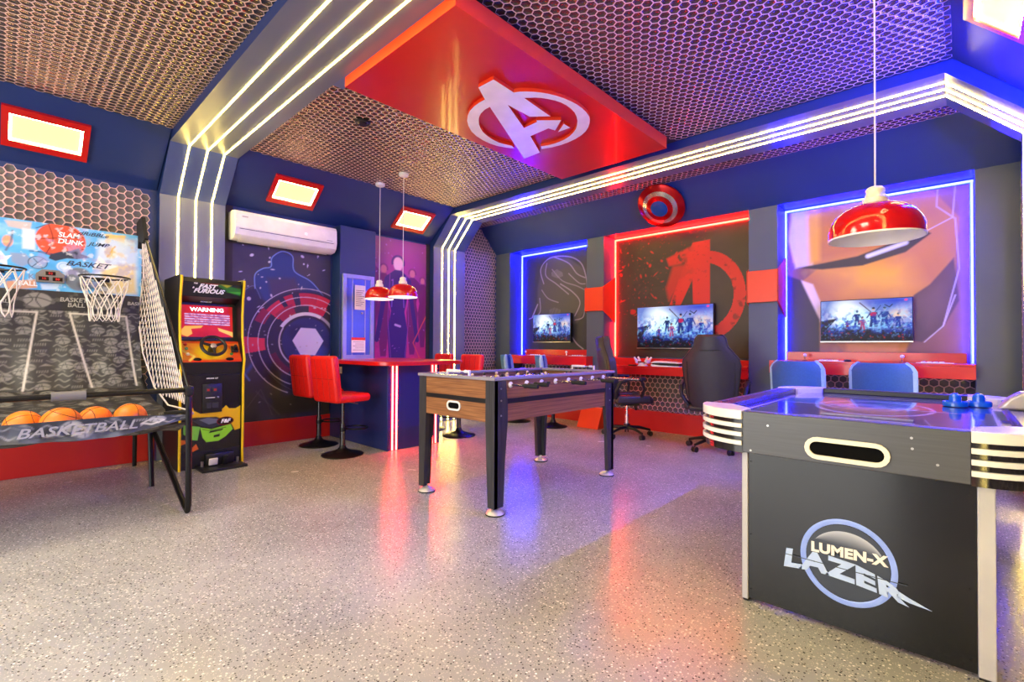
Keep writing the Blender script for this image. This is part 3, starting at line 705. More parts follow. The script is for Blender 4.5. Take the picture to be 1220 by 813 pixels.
# ================================================================== BACK WALL: murals, disc, screens, desks
def bk(px, py, Y=6.08):
    d = fw + r2*((px-610)/572.587) + u2*((406.5-py)/572.587); t = Y/d.y
    return d.x*t, 1.12+d.z*t
MZ0, MZ1 = 0.995, 2.64
def mural(im, k, label, m=None):
    a, b_ = AX[k]
    t = thing('wall_mural', ((a+b_)/2, YB-0.0, MZ0), label, 'mural')
    hw = (b_-a)/2-0.004
    box('mural_panel', M_black, -hw, hw, -0.016, -0.001, 0, MZ1-MZ0, t)
    im.build('mural_print', m or M_print, t, plane((-hw, -0.018, 0), (1, 0, 0), (0, 0, 1)))
def mk(k, bg, res=0.009):
    a, b_ = AX[k]; im = Img(b_-a-0.008, MZ1-MZ0, res, bg); im.q = lambda px, py: (bk(px, py)[0]-a-0.004, bk(px, py)[1]-MZ0); return im
im = mk(0, '23242c')
q = lambda *ps: [im.q(540+x/4.063, 240+y/4.063) for x, y in ps]
im.noise(1.5, 21, 0.4, 0.8, '34323a', 0.8)
im.poly(q((470, 270), (560, 275), (640, 330), (655, 430), (640, 530), (600, 590), (480, 600), (410, 545), (410, 420), (430, 320)), '4a4648', 0.9, soft=0.04)
for ps, wd in (([(440, 400), (425, 330), (470, 275), (560, 268), (620, 300), (645, 370), (650, 420)], 0.014), ([(455, 300), (450, 360), (500, 400), (560, 450)], 0.012), ([(490, 270), (560, 300), (600, 350), (640, 370)], 0.012), ([(480, 330), (530, 385), (600, 410), (640, 430)], 0.008),
               ([(520, 400), (580, 440), (615, 490), (590, 555)], 0.014), ([(430, 430), (460, 470), (510, 490)], 0.010), ([(420, 470), (420, 540), (370, 570)], 0.012), ([(410, 500), (385, 560)], 0.02), ([(560, 350), (610, 395), (640, 400)], 0.010), ([(590, 575), (630, 560), (640, 500)], 0.010), ([(575, 655), (600, 690), (630, 715)], 0.014)):
    im.curve(q(*ps), wd, 'a898b8', 0.85, soft=0.012)
for i in range(11):
    x = 478+i*5; im.line(q((x, 330+3*abs(i-5)), (x+3, 372-2*abs(i-5))), 0.008, '8c8090', 0.8); im.line(q((x-10, 515+2*abs(i-5)), (x-8, 548)), 0.005, '8a8090', 0.7)
mural(im, 0, 'dark mural with pale lilac curved strokes in the small blue-lit bay')

im = mk(1, '33291f', 0.008)
q = lambda *ps: [im.q(700+x/3.3875, 220+y/3.3875) for x, y in ps]
im.noise(2.0, 41, 0.4, 0.8, '40342a', 0.7)
(cx, cy), (ox, _) = q((470, 450))[0], q((640, 430))[0]
rx = ox-cx; ry = (im.q(700+500/3.3875, 220+265/3.3875)[1]-cy)
rr = np.hypot((im.X-cx)/rx, (im.Y-cy)/ry); inn = np.hypot((im.X-cx+0.02)/(rx*0.76), (im.Y-cy)/(ry*0.74))
im.mix(((rr < 1) & (inn > 1) & (im.X > cx-0.10)).astype(float), 'c42018')
im.noise(14, 43, 0.60, 0.68, '7c1812', 0.9, mask=((rr < 1) & (inn > 1) & (im.X > cx)).astype(float))
im.poly(q((425, 235), (495, 222), (495, 500), (428, 520), (424, 385), (375, 490), (320, 520), (400, 300)), 'c81e16', 1.0)
im.poly(q((320, 300), (420, 250), (470, 300), (330, 330)), 'c81e16', 0.9, soft=0.03)
im.noise(9, 44, 0.52, 0.60, '33291f', 1.0, mask=np.clip((cx-0.10-im.X)/0.25, 0, 1)*(im.Y > 0.2))
b0, b1 = q((130, 240)), q((380, 560))
im.specks(46, 46, 'b81c16', 0.006, 0.045, (b0[0][0], b1[0][0], b1[0][1], b0[0][1]), 0.95, 2.5)
im.specks(240, 47, '8c1a14', 0.003, 0.010, (b0[0][0], b1[0][0]+0.35, b1[0][1]-0.2, b0[0][1]+0.05), 0.9)
im.poly(q((345, 330), (430, 320), (330, 470), (318, 420)), 'c01c14', 0.75, soft=0.05)
mural(im, 1, 'dark brown mural with a splattered red letter A in a ring, middle bay')

im = mk(2, '7c5050', 0.008)
q = lambda *ps: [im.q(900+x/3.128, 160+y/3.128) for x, y in ps]
im.noise(1.6, 51, 0.4, 0.8, 'a06c60', 0.6)
im.poly(q((130, 290), (650, 200), (760, 310), (740, 560), (600, 700), (560, 813), (330, 813), (230, 690), (160, 560), (250, 490), (140, 480), (125, 400)), 'c8803c', 1.0, soft=0.02)
im.poly(q((340, 590), (230, 500), (400, 470), (560, 480), (600, 560), (560, 600)), 'f8b838', 0.95, soft=0.25)
im.noise(1.8, 55, 0.35, 0.75, 'b0706c', 0.55); im.noise(2.6, 56, 0.5, 0.8, 'ffd468', 0.5, mask=(im.X < 1.0)); im.poly(q((520, 290), (650, 210), (740, 330), (600, 480), (520, 480)), 'c88468', 0.45, soft=0.2)
im.poly(q((135, 290), (200, 280), (215, 490), (150, 500), (125, 400)), 'ecdccc', 0.95, soft=0.03); im.poly(q((190, 285), (240, 275), (240, 470), (200, 490)), 'f8b440', 0.9, soft=0.06)
im.poly(q((170, 545), (215, 560), (270, 690), (240, 700), (190, 620)), 'f0dcc8', 0.95, soft=0.02)
im.poly(q((160, 500), (380, 455), (520, 400), (620, 350), (655, 370), (560, 440), (400, 490), (250, 505)), '3c3430', 1.0, soft=0.015)
im.line(q((420, 455), (560, 405)), 0.04, 'e8f0ff', 0.95, soft=0.02)
im.poly(q((740, 460), (760, 620), (700, 720), (620, 775), (590, 770), (590, 600), (650, 560)), '5a4048', 0.95, soft=0.015)
im.poly(q((600, 620), (690, 560), (720, 640), (640, 720)), '6e5054', 0.8, soft=0.1)
im.poly(q((100, 520), (170, 545), (240, 690), (240, 813), (100, 813)), '3a2c38', 1.0, soft=0.02)
im.poly(q((340, 780), (530, 780), (530, 813), (340, 813)), 'd8905c', 0.9, soft=0.04)
for ps in ([(680, 190), (675, 270), (745, 315), (760, 500), (700, 715)], [(745, 190), (735, 310), (620, 370)], [(745, 600), (700, 715), (630, 775)]): im.line(q(*ps), 0.009, 'd8c8d8', 0.8)
mural(im, 2, 'copper and gold mural of curved metal plates behind the largest blue-lit bay')

# round wall disc on the sloped soffit (plain stand-in)
M_dr = mat('deep_red_metal', 'b00c10', 0.18, metal=0.6); M_ds = mat('silver_metal_band', 'c8c0b4', 0.22, metal=0.9); M_db = mat('blue_metal_boss', '2450a0', 0.25, metal=0.5)
sd_ = Vector((0, 0.37, -0.40)).normalized()
Mt = frame((-2.69, 5.535, 2.862), (1, 0, 0), (0, -sd_.y, -sd_.z))
t = thing('wall_disc', (0, 0, 0), 'shiny round red disc with silver band and blue centre above the middle bay', 'wall disc'); t.matrix_world = Mt
def dome(r): return 0.075*(1-(r/0.30)**2)
def annul(nm, r0, r1, m):
    rs = np.linspace(r0, r1, 6); B().lathe([(r, dome(r)+0.01) for r in rs] + [(r1, dome(r1)-0.004)], n=56).build(nm, m, t)
annul('outer_band', 0.215, 0.285, M_dr); annul('silver_band', 0.165, 0.215, M_ds); annul('inner_band', 0.105, 0.165, M_dr)
B().lathe([(0, dome(0)+0.01)]+[(r, dome(r)+0.01) for r in np.linspace(0.02, 0.105, 6)], n=48).build('centre_boss', M_db, t)
B().lathe([(0.285, 0.012), (0.292, 0.012), (0.292, -0.0), (0, 0.0)], n=56).build('rim', M_dr, t)

def tv_print(w, h, seed=0):
    im = Img(w, h, 0.0052, '849cd8'); s = w; U = lambda x, y: (x*w, y*h)
    im.noise(5/w, 61, 0.35, 0.75, 'd0c8ec', 0.9); im.noise(2.5/w, 62, 0.5, 0.8, '7c74c0', 0.6)
    im.ell(*U(0.32, 0.62), 0.20*w, 0.42*h, 'f4fcff', 1.0, soft=0.16*w); im.ell(*U(0.85, 0.95), 0.30*w, 0.10*h, '2c50d0', 0.9, soft=0.1*w)
    im.ell(*U(0.45, 0.42), 0.22*w, 0.3*h, 'd0f4ff', 0.8, soft=0.15*w); im.ell(*U(0.86, 0.62), 0.10*w, 0.10*h, 'f4d8c0', 0.8, soft=0.06*w)
    gy = im.Y/h + 0.10*(vnoise(im.X, im.Y, 16/w, 63)-0.5)+0.05*(vnoise(im.X, im.Y, 60/w, 64)-0.5)
    im.mix(np.clip((0.42-gy)*4, 0, 1), '2e6cd8'); im.mix(np.clip((0.34-gy)*5, 0, 1), '10307c'); im.mix(np.clip((0.25-gy)*7, 0, 1), '0a0a1c')
    im.mix(np.clip(1-np.abs(gy-0.36)*16, 0, 1)*(vnoise(im.X, im.Y, 30/w, 65) > 0.52), '8cd0ff')
    im.poly([U(0, 0.5), U(0.19, 0.56), U(0.05, 0.25), U(0, 0.22)], '2c2038', 0.95)
    def fig(x, y, sz, c1, c2, c3):
        X, Y_ = x*w, y*h; k = sz*h
        im.poly([(X-0.16*k, Y_+0.62*k), (X+0.16*k, Y_+0.62*k), (X+0.11*k, Y_+0.3*k), (X+0.17*k, Y_-0.1*k), (X+0.04*k, Y_-0.1*k), (X, Y_+0.2*k), (X-0.05*k, Y_-0.1*k), (X-0.17*k, Y_-0.1*k), (X-0.11*k, Y_+0.3*k)], c1, 1)
        im.ell(X, Y_+0.52*k, 0.15*k, 0.10*k, c2, 1); im.ell(X, Y_+0.76*k, 0.06*k, 0.08*k, c3, 1)
        im.ell(X, Y_+0.81*k, 0.06*k, 0.05*k, '182038', 1)
        im.line([(X-0.14*k, Y_+0.55*k), (X-0.26*k, Y_+0.35*k)], 0.05*k, c1, 1); im.line([(X+0.14*k, Y_+0.55*k), (X+0.25*k, Y_+0.3*k)], 0.05*k, c1, 1)
    fig(0.60, 0.38, 0.50, '2c4a8c', 'c8306c', 'd8b8b0'); fig(0.72, 0.40, 0.48, '2850a0', '3058a8', 'a0a8c8'); fig(0.42, 0.42, 0.38, '244894', '203868', '80a0c0')
    fig(0.31, 0.30, 0.24, 'a02c50', 'c83c3c', 'c89090'); fig(0.48, 0.30, 0.34, 'b86090', 'c07090', 'c89090'); fig(0.86, 0.36, 0.34, '2c50a8', '2848a0', 'd8a888')
    im.line([U(0.45, 0.93), U(0.57, 0.70)], 0.012*w, '5c3050', 0.95); im.line([U(0.62, 0.7), U(0.68, 0.85)], 0.008*w, '304878', 0.9)
    im.line([U(0.72, 0.86), U(0.77, 0.80), U(0.80, 0.86)], 0.012*w, '202c50', 0.9); im.line([U(0.92, 0.62), U(1.0, 0.48)], 0.01*w, 'e0d8f0', 0.9)
    im.noise(26/w, 68, 0.50, 0.62, '1848b8', 0.75, mask=np.clip(1.15-np.abs(im.Y/h-0.42)*2.6, 0, 1)); im.noise(40/w, 69, 0.60, 0.68, 'a0d8ff', 0.5, mask=np.clip(1.3-np.abs(im.Y/h-0.45)*2.6, 0, 1)); im.noise(30/w, 71, 0.55, 0.65, '080818', 0.9, mask=np.clip(2.0-im.Y/h*4.6, 0, 1))
    im.specks(26, 66, 'a82838', 0.003, 0.014, (0, w, 0, 0.26*h), 0.8); im.specks(20, 67, '2858c8', 0.004, 0.02, (0, w, 0.3*h, 0.5*h), 0.7)
    im.a = im.a**1.35
    im.ell(*U(0.94, 0.955), 0.018*w, 0.025*h, 'e03c90', 1)
    return im
def tv(x0, x1, z0, z1, y, label, nleg=False):
    w, h = x1-x0, z1-z0
    t = thing('television', ((x0+x1)/2, y, z0), label, 'television')
    box('casing', M_black, -w/2, w/2, 0.0, 0.045, 0, h, t, bevel=0.004)
    box('wall_bracket', M_black, -0.10, 0.10, 0.045, YB-0.016-y, h*0.3, h*0.7, t)
    bz = 0.008
    tv_print(w-2*bz, h-bz-0.018).build('screen', M_screen, t, plane((-w/2+bz, -0.0015, 0.018), (1, 0, 0), (0, 0, 1)))
    box('bottom_trim', M_steel, -w/2, w/2, -0.004, 0.0, 0.0, 0.010, t)
    box('badge', M_white, -0.02, 0.02, -0.006, -0.004, 0.002, 0.008, t)
tv(-5.144, -4.385, 1.197, 1.650, 5.99, 'small wall television in the left blue-lit bay showing a bright battle scene')
tv(-3.262, -2.225, 1.108, 1.672, 5.99, 'large television in the middle red-lit bay showing a bright battle scene')
tv(-1.105, -0.343, 1.186, 1.624, 5.99, 'wall television over the copper mural behind the air hockey table')

# desks
def console_desk(x0, x1, label, bx0, bx1):
    xc = (x0+x1)/2; t = thing('console_desk', (xc, 5.8, 0), label, 'desk')
    L = (x1-x0)/2
    box('worktop', M_red, -L, L, -0.20, 0.265, 0.972, 0.992, t, bevel=0.002)
    box('fascia', M_red, -L, L, -0.20, -0.18, 0.862, 0.971, t, bevel=0.002)
    for s_ in (-1, 1): box('side_panel', M_red, s_*L-(0.02 if s_ > 0 else 0), s_*L+(0 if s_ > 0 else 0.02), -0.18, -0.035, 0.862, 0.971, t)
    box('back_box', M_red, bx0-xc, bx1-xc, 0.12, 0.265, 0.992, 1.083, t, bevel=0.002)
    return t
d1 = console_desk(-5.47, -3.83, 'red console desk with joysticks in the left blue-lit bay', -5.25, -4.02)
d3 = console_desk(-1.50, 0.083, 'red console desk with joysticks behind the air hockey table', -1.41, 0.03)
for x, lb in ((-5.13, 'white ball-top joystick at the left end of the left bay desk'), (-4.32, 'white ball-top joystick at the right of the left bay desk'), (-1.21, 'white ball-top joystick at the left of the desk behind the air hockey table'), (-0.413, 'white ball-top joystick at the right of the desk behind the air hockey table')):
    t = thing('joystick', (x, 5.80, 0.992), lb, 'joystick', 'console joysticks')
    B().lathe([(0, 0.006), (0.022, 0.004), (0.024, 0), (0, 0)], n=20).build('dust_washer', M_black, t)
    B().cyl((0, 0, 0.004), (0, 0, 0.045), 0.004, n=8).build('shaft', M_chrome, t); B().sphere((0, 0, 0.056), 0.0175).build('ball_top', M_white, t)
    p = thing('button_plate', (x+0.23, 5.78, 0.992), lb.replace('white ball-top joystick', 'pale push-button plate').replace('behind the air hockey table', 'behind the air hockey'), 'control panel', 'button plates')
    box('plate', M_cream, -0.13, 0.13, -0.06, 0.06, 0, 0.004, p, bevel=0.001)
    for i in range(4):
        for j in range(2): B().lathe([(0, 0.014), (0.009, 0.013), (0.012, 0.009), (0.014, 0.004), (0, 0.004)], (-0.085+i*0.042+0.012*j, -0.02+0.04*j, 0), 14).build('button', M_white, p)
t = thing('small_mouse', (-0.83, 5.74, 0.992), 'small black puck-like controller on the desk behind the air hockey table', 'controller')
B().sphere((0, 0, 0.008), 0.03, sc=(1, 1.4, 0.45)).build('shell', M_black, t)
# middle desk
t = thing('media_shelf', (-2.705, 5.9, 0), 'red shelf desk with a low back panel in the middle red-lit bay', 'desk')
box('worktop', M_red, -0.945, 0.945, -0.15, 0.125, 0.855, 0.876, t, bevel=0.002); box('fascia', M_red, -0.945, 0.945, -0.15, -0.13, 0.765, 0.854, t, bevel=0.002)
box('back_panel', M_red, -0.945, 0.945, 0.08, 0.125, 0.876, 0.975, t, bevel=0.002); box('end_box', M_red, 0.80, 0.945, -0.155, 0.08, 0.877, 0.905, t, bevel=0.002)
# game console, dock with two pads, remote
t = thing('game_console', (-2.75, 5.86, 0.876), 'white game console with black core lying flat on the middle red shelf', 'game console')
B().prism([(-0.19, 0.052), (-0.14, 0.072), (0.0, 0.068), (0.19, 0.052), (0.19, 0.046), (-0.10, 0.050), (-0.19, 0.046)], 'y', -0.10, 0.10).build('top_shell', M_white, t, bevel=0.002)
B().box(-0.17, 0.18, -0.095, 0.095, 0.018, 0.046).build('core', M_black, t)
B().prism([(-0.19, 0.012), (-0.19, 0.03), (-0.05, 0.018), (0.19, 0.010), (0.19, 0.0), (-0.17, 0.0)], 'y', -0.10, 0.10).build('bottom_shell', M_white, t, bevel=0.002)
t = thing('charging_dock', (-3.09, 5.83, 0.876), 'small black and white charging dock on the middle red shelf', 'dock')
B().prism([(-0.06, 0), (0.06, 0), (0.045, 0.02), (0.02, 0.045), (-0.02, 0.045), (-0.045, 0.02)], 'y', -0.04, 0.04).build('dock_body', M_white, t, bevel=0.003)
box('dock_core', M_black, -0.03, 0.03, -0.035, 0.035, 0.0455, 0.052, t)
for s_, lb in ((-1, 'white game controller on the left side of the charging dock'), (1, 'white game controller on the right side of the charging dock')):
    t = thing('game_controller', (-3.09+s_*0.062, 5.83, 0.93), lb, 'controller', 'controllers on the dock')
    b = B(); b.sphere((s_*0.012, 0, 0.0), 0.03, sc=(0.7, 1.9, 0.9)); b.build('shell', M_white, t)
    for y in (-0.055, 0.055): B().cyl((0, y*0.7, 0.005), (s_*0.035, y, 0.065), 0.02, 0.012, n=10).build('grip', M_white, t)
    for y in (-0.022, 0.022): B().cyl((-s_*0.006, y, 0.0), (-s_*0.022, y, 0.0), 0.008, n=10).build('thumbstick', M_black, t)
tag(B().box(-3.29, -3.19, 5.80, 5.86, 0.876, 0.892, bev=0.005).build('remote_control', M_black), 'small black remote lying left of the charging dock', 'remote')

# ================================================================== CHAIRS
def desk_stool():
    t = thing('desk_stool', (0, 0, 0), '', 'chair', 'blue desk chairs')
    B().lathe([(0, 0), (0.195, 0), (0.20, 0.006), (0.19, 0.014), (0.11, 0.034), (0.045, 0.065), (0.03, 0.10), (0, 0.10)], n=32).build('base', M_blackm, t)
    B().cyl((0, 0, 0.09), (0, 0, 0.34), 0.026, n=18).cyl((0, 0, 0.34), (0, 0, 0.58), 0.018, n=14).build('post', M_blackm, t)
    b = B(); ring = [(0.12*math.cos(a), 0.15+0.10*math.sin(a), 0.27) for a in np.linspace(0, 2*PI, 20, endpoint=False)]
    b.tube(ring, 0.009, 8, closed=True); b.cyl((0, 0.02, 0.27), (0, 0.05, 0.27), 0.012); b.build('footrest', M_blackm, t)
    B().box(-0.20, 0.20, -0.18, 0.20, 0.57, 0.65, bev=0.03, seg=3).build('seat', M_bluefab, t)
    # curved shell back with rounded top corners
    b = B(); NX, NZ = 17, 12; W_, H0, H1 = 0.205, 0.60, 0.995; front = []; back = []
    for j in range(NZ):
        v = j/(NZ-1); z = H0+(H1-H0)*v
        wz = W_*(1 - 0.16*max(0, (v-0.78)/0.22)**2.2*1.6)
        r0, r1 = [], []
        for i in range(NX):
            u = -1+2*i/(NX-1); x = wz*u; y = -0.19-0.05*v+0.075*abs(u)**2.6
            r0.append(b.bm.verts.new((x, y+0.028, z))); r1.append(b.bm.verts.new((x*1.03, y-0.028+0.01*abs(u), z+0.006)))
        front.append(r0); back.append(r1)
    for j in range(NZ-1):
        for i in range(NX-1):
            b.bm.faces.new((front[j][i+1], front[j][i], front[j+1][i], front[j+1][i+1])); b.bm.faces.new((back[j][i], back[j][i+1], back[j+1][i+1], back[j+1][i]))
    for j in range(NZ-1):
        for e in (0, NX-1):
            f = b.bm.faces.new((front[j][e], back[j][e], back[j+1][e], front[j+1][e]) if e == 0 else (back[j][e], front[j][e], front[j+1][e], back[j+1][e]))
    for i in range(NX-1):
        b.bm.faces.new((front[-1][i+1], front[-1][i], back[-1][i], back[-1][i+1])); b.bm.faces.new((front[0][i], front[0][i+1], back[0][i+1], back[0][i]))
    paths = [[tuple((front[j][e].co*0.6+back[j][e].co*0.4)) for j in range(NZ)] for e in (0, NX-1)]
    bmesh.ops.recalc_face_normals(b.bm, faces=b.bm.faces)
    b.build('backrest', M_bluefab, t)
    for pth in paths: B().tube(pth, [0.030]*(NZ-2)+[0.026, 0.02], 8).build('edge_band', M_piping, t)
    return t
c = desk_stool(); c.location = (-1.13, 5.29, 0); c.rotation_euler = (0, 0, math.radians(-5)); c['label'] = 'blue tub-backed desk chair left of the two behind the air hockey table'
dup(c, (-0.49, 5.27, 0), math.radians(-4), 'blue tub-backed desk chair right of the two behind the air hockey table')
dup(c, (-4.90, 5.36, 0), math.radians(-58), 'blue tub-backed desk chair at the left end of the left bay desk')
dup(c, (-4.22, 5.36, 0), math.radians(-58), 'blue tub-backed desk chair at the left bay desk, nearest the pillar')

def gaming_chair():
    t = thing('gaming_chair', (0, 0, 0), '', 'chair', 'charcoal gaming chairs')
    for k in range(5):
        a = 2*PI*k/5+0.35; e = Vector((math.cos(a), math.sin(a), 0)); r = 0.30
        lg = B().tube([e*0.03+Vector((0, 0, 0.115)), e*0.16+Vector((0, 0, 0.112)), e*r+Vector((0, 0, 0.078))], [0.024, 0.019, 0.014], 8).build('base_leg', M_blackm, t)
        b = B(); c0 = e*r; sdv = Vector((-e.y, e.x, 0))
        for s_ in (-1, 1): b.cyl(c0+sdv*0.009*s_+Vector((0, 0, 0.03)), c0+sdv*0.026*s_+Vector((0, 0, 0.03)), 0.03, n=16)
        b.cyl(c0+Vector((0, 0, 0.03)), c0+Vector((0, 0, 0.078)), 0.008); b.build('caster', M_black, lg)
    B().cyl((0, 0, 0.09), (0, 0, 0.16), 0.04, n=20).build('hub', M_black, t)
    B().cyl((0, 0, 0.15), (0, 0, 0.28), 0.026, n=18).cyl((0, 0, 0.28), (0, 0, 0.40), 0.015, n=14).build('gas_post', M_chrome, t)
    B().box(-0.11, 0.11, -0.11, 0.13, 0.395, 0.43, bev=0.006).cyl((0.10, 0.05, 0.40), (0.24, 0.07, 0.37), 0.006).cyl((0, 0.1, 0.40), (0, 0.12, 0.33), 0.018).build('tilt_mechanism', M_black, t)
    b = B(); b.box(-0.25, 0.25, -0.22, 0.27, 0.43, 0.51, bev=0.035, seg=3)
    for s_ in (-1, 1): b.box(s_*0.255-0.04, s_*0.255+0.04, -0.20, 0.22, 0.44, 0.54, bev=0.03, seg=3)
    b.build('seat', M_greyleather, t)
    # shaped back shell
    out = [(-0.19, 0.0), (-0.255, 0.12), (-0.275, 0.30), (-0.29, 0.46), (-0.275, 0.52), (-0.165, 0.66), (-0.15, 0.74), (-0.12, 0.775), (0.12, 0.775), (0.15, 0.74), (0.165, 0.66), (0.275, 0.52), (0.29, 0.46), (0.275, 0.30), (0.255, 0.12), (0.19, 0.0)]
    R_ = Matrix.Translation((0, -0.235, 0.485)) @ Matrix.Rotation(math.radians(9), 4, 'X')
    b = B()
    def curved(pts, y0, y1, sc):
        vs = [[], []]
        n = len(pts)//2
        rows = [(pts[i], pts[-1-i]) for i in range(n)]; G = []
        for (xl, z), (xr, _) in rows:
            row0, row1 = [], []
            for k in range(9):
                u = -1+k/4; x = xl*sc*(-u); wing = 0.05*abs(u)**2.5
                row0.append(b.bm.verts.new((x, y0+wing, z))); row1.append(b.bm.verts.new((x*0.97, y1+wing, z)))
            G.append((row0, row1))
        for (a0, a1), (b0, b1) in zip(G, G[1:]):
            for k in range(8):
                b.bm.faces.new((a0[k], a0[k+1], b0[k+1], b0[k])); b.bm.faces.new((a1[k+1], a1[k], b1[k], b1[k+1]))
            b.bm.faces.new((a0[0], b0[0], b1[0], a1[0])); b.bm.faces.new((b0[8], a0[8], a1[8], b1[8]))
        for k in range(8):
            b.bm.faces.new((G[0][0][k+1], G[0][0][k], G[0][1][k], G[0][1][k+1])); b.bm.faces.new((G[-1][0][k], G[-1][0][k+1], G[-1][1][k+1], G[-1][1][k]))
    curved(out, -0.045, 0.045, 1.0)
    bmesh.ops.recalc_face_normals(b.bm, faces=b.bm.faces); b.xf(R_)
    b.build('backrest', M_greyleather, t, ang=60, bevel=0.012, seg=2)
    pth = [R_ @ Vector((x*0.985, -0.04+0.05, z)) for x, z in out]
    B().tube(pth, 0.009, 6).build('piping', M_black, t)
    b = B(); b.tube([R_ @ Vector((x, -0.047+0.05*abs(x/0.16)**2.5, 0.625)) for x in np.linspace(-0.165, 0.165, 9)], 0.005, 6); b.build('head_seam', M_black, t)
    b = B(); b.tube([R_ @ Vector((sx*0.235, -0.045+0.028, z)) for sx, z in ((-1, 0.50), (-1.0, 0.3), (-0.95, 0.1))], 0.004, 5); b.tube([R_ @ Vector((sx*0.235, -0.045+0.028, z)) for sx, z in ((1, 0.50), (1.0, 0.3), (0.95, 0.1))], 0.004, 5); b.build('side_seam', M_black, t)
    B().box(-0.13, 0.13, 0.03, 0.09, 0.58, 0.74, 0, R_, 0.03, 3).build('head_pillow', M_greyleather, t)
    for s_ in (-1, 1):
        pts = [(s_*0.24, -0.20, 0.50), (s_*0.31, -0.22, 0.60), (s_*0.325, -0.17, 0.70), (s_*0.325, -0.05, 0.745), (s_*0.325, 0.12, 0.745)]
        B().tube(pts, [0.022, 0.022, 0.024, 0.026, 0.022], 10).tube([(s_*0.325, 0.08, 0.735), (s_*0.32, 0.12, 0.62), (s_*0.26, 0.08, 0.47)], 0.018, 8).build('armrest', M_black, t)
    return t
g1 = gaming_chair(); g1.location = (-3.10, 5.44, 0); g1.rotation_euler = (0, 0, math.radians(-44)); g1['label'] = 'charcoal gaming chair turned sideways beside the orange wedge pillar foot'
dup(g1, (-1.99, 5.40, 0), math.radians(12), 'charcoal gaming chair seen from behind, nearest the air hockey table')

# ================================================================== RACING ARCADE CABINET
M_yel = mat('yellow_edge_trim', 'f0c810', 0.35); M_cabside = mat('black_laminate', '101012', 0.45)
M_wtxt = mat('white_print_ink', 'f4f2f0', 0.5); M_blktxt = mat('black_print_ink', '0c0c0e', 0.5)
T = thing('arcade_cabinet', (-5.05, 1.355, 0), 'black racing arcade cabinet with yellow edges and a steering wheel', 'arcade machine')
fp = [(0.0, 0.0), (-0.005, 0.15), (0.0, 0.55), (-0.005, 0.84), (0.025, 0.99), (0.0, 1.08), (-0.035, 1.20), (-0.045, 1.40), (-0.03, 1.56), (0.0, 1.70), (0.0, 1.742)]
side = [(-0.60, 0.0)] + fp + [(-0.05, 1.755), (-0.60, 1.755)]
for y0, y1 in ((-0.265, -0.245), (0.245, 0.265)):
    sp = B().prism(side, 'y', y0, y1).build('side_panel', M_cabside, T)
    ym = (y0+y1)/2
    B().tube([(x+0.002, ym, z+0.002) for x, z in fp], 0.011, 8).build('edge_trim', M_yel, sp)
B().prism([(-0.58, 0.0), (-0.03, 0.0), (-0.03, 0.85), (-0.58, 0.85)], 'y', -0.244, 0.244).build('lower_body', M_cabside, T)
B().prism([(-0.58, 0.852), (-0.035, 0.852), (-0.01, 0.965), (-0.13, 1.16), (-0.18, 1.17), (-0.22, 1.52), (-0.12, 1.56), (-0.08, 1.57), (-0.04, 1.70), (-0.06, 1.74), (-0.58, 1.74)], 'y', -0.244, 0.244).build('upper_body', M_cabside, T)
# marquee print
im = Img(0.484, 0.13, 0.0035, '141414')
im.poly([(0.25, 0.13), (0.484, 0.10), (0.484, 0.03), (0.40, 0.05), (0.32, 0.09)], '2c8c30', 0.9, soft=0.01); im.poly([(0.30, 0.13), (0.40, 0.125), (0.36, 0.10)], 'e8d020', 0.9, soft=0.01)
im.poly([(0.13, 0.13), (0.30, 0.13), (0.27, 0.115)], 'd84820', 0.9, soft=0.006); im.poly([(0.36, 0.06), (0.484, 0.07), (0.484, 0.045)], '60d040', 0.9, soft=0.01); im.noise(30, 70, 0.6, 0.8, '406030', 0.4, mask=(im.X > 0.3))
mq = im.build('marquee', print_mat('backlit_marquee', 0.3, emit=0.35), T, plane((-0.076, -0.242, 1.572), (0, 1, 0), (0.30, 0, 0.954)))
Mm = frame((-0.052, -0.04, 1.652), (0, 1, 0), (0.30, 0, 0.954))
Mm = Matrix.Translation((0.0, 0, 0)) @ Mm
text('marquee_lettering', 'FAST', 0.055, M_wtxt, T, frame((-0.044, -0.045, 1.664), (0, 1, 0), (0.30, 0, 0.954)), bold=0.0022, shear=0.35, sx=1.15)
text('marquee_lettering', 'THE', 0.016, M_wtxt, T, frame((-0.039, -0.14, 1.686), (0, 1, 0), (0.30, 0, 0.954)), bold=0.0005, shear=0.3)
text('marquee_lettering', '&', 0.022, M_wtxt, T, frame((-0.050, -0.155, 1.648), (0, 1, 0), (0.30, 0, 0.954)), bold=0.001, shear=0.3)
text('marquee_lettering', 'FURIOUS', 0.055, M_wtxt, T, frame((-0.057, -0.03, 1.622), (0, 1, 0), (0.30, 0, 0.954)), bold=0.0022, shear=0.35, sx=1.1)
text('maker_badge', 'ARCADE 1UP', 0.016, M_wtxt, T, frame((-0.178, -0.02, 1.532), (0, 1, 0), (0.2, 0, 0.98)), bold=0.0004)
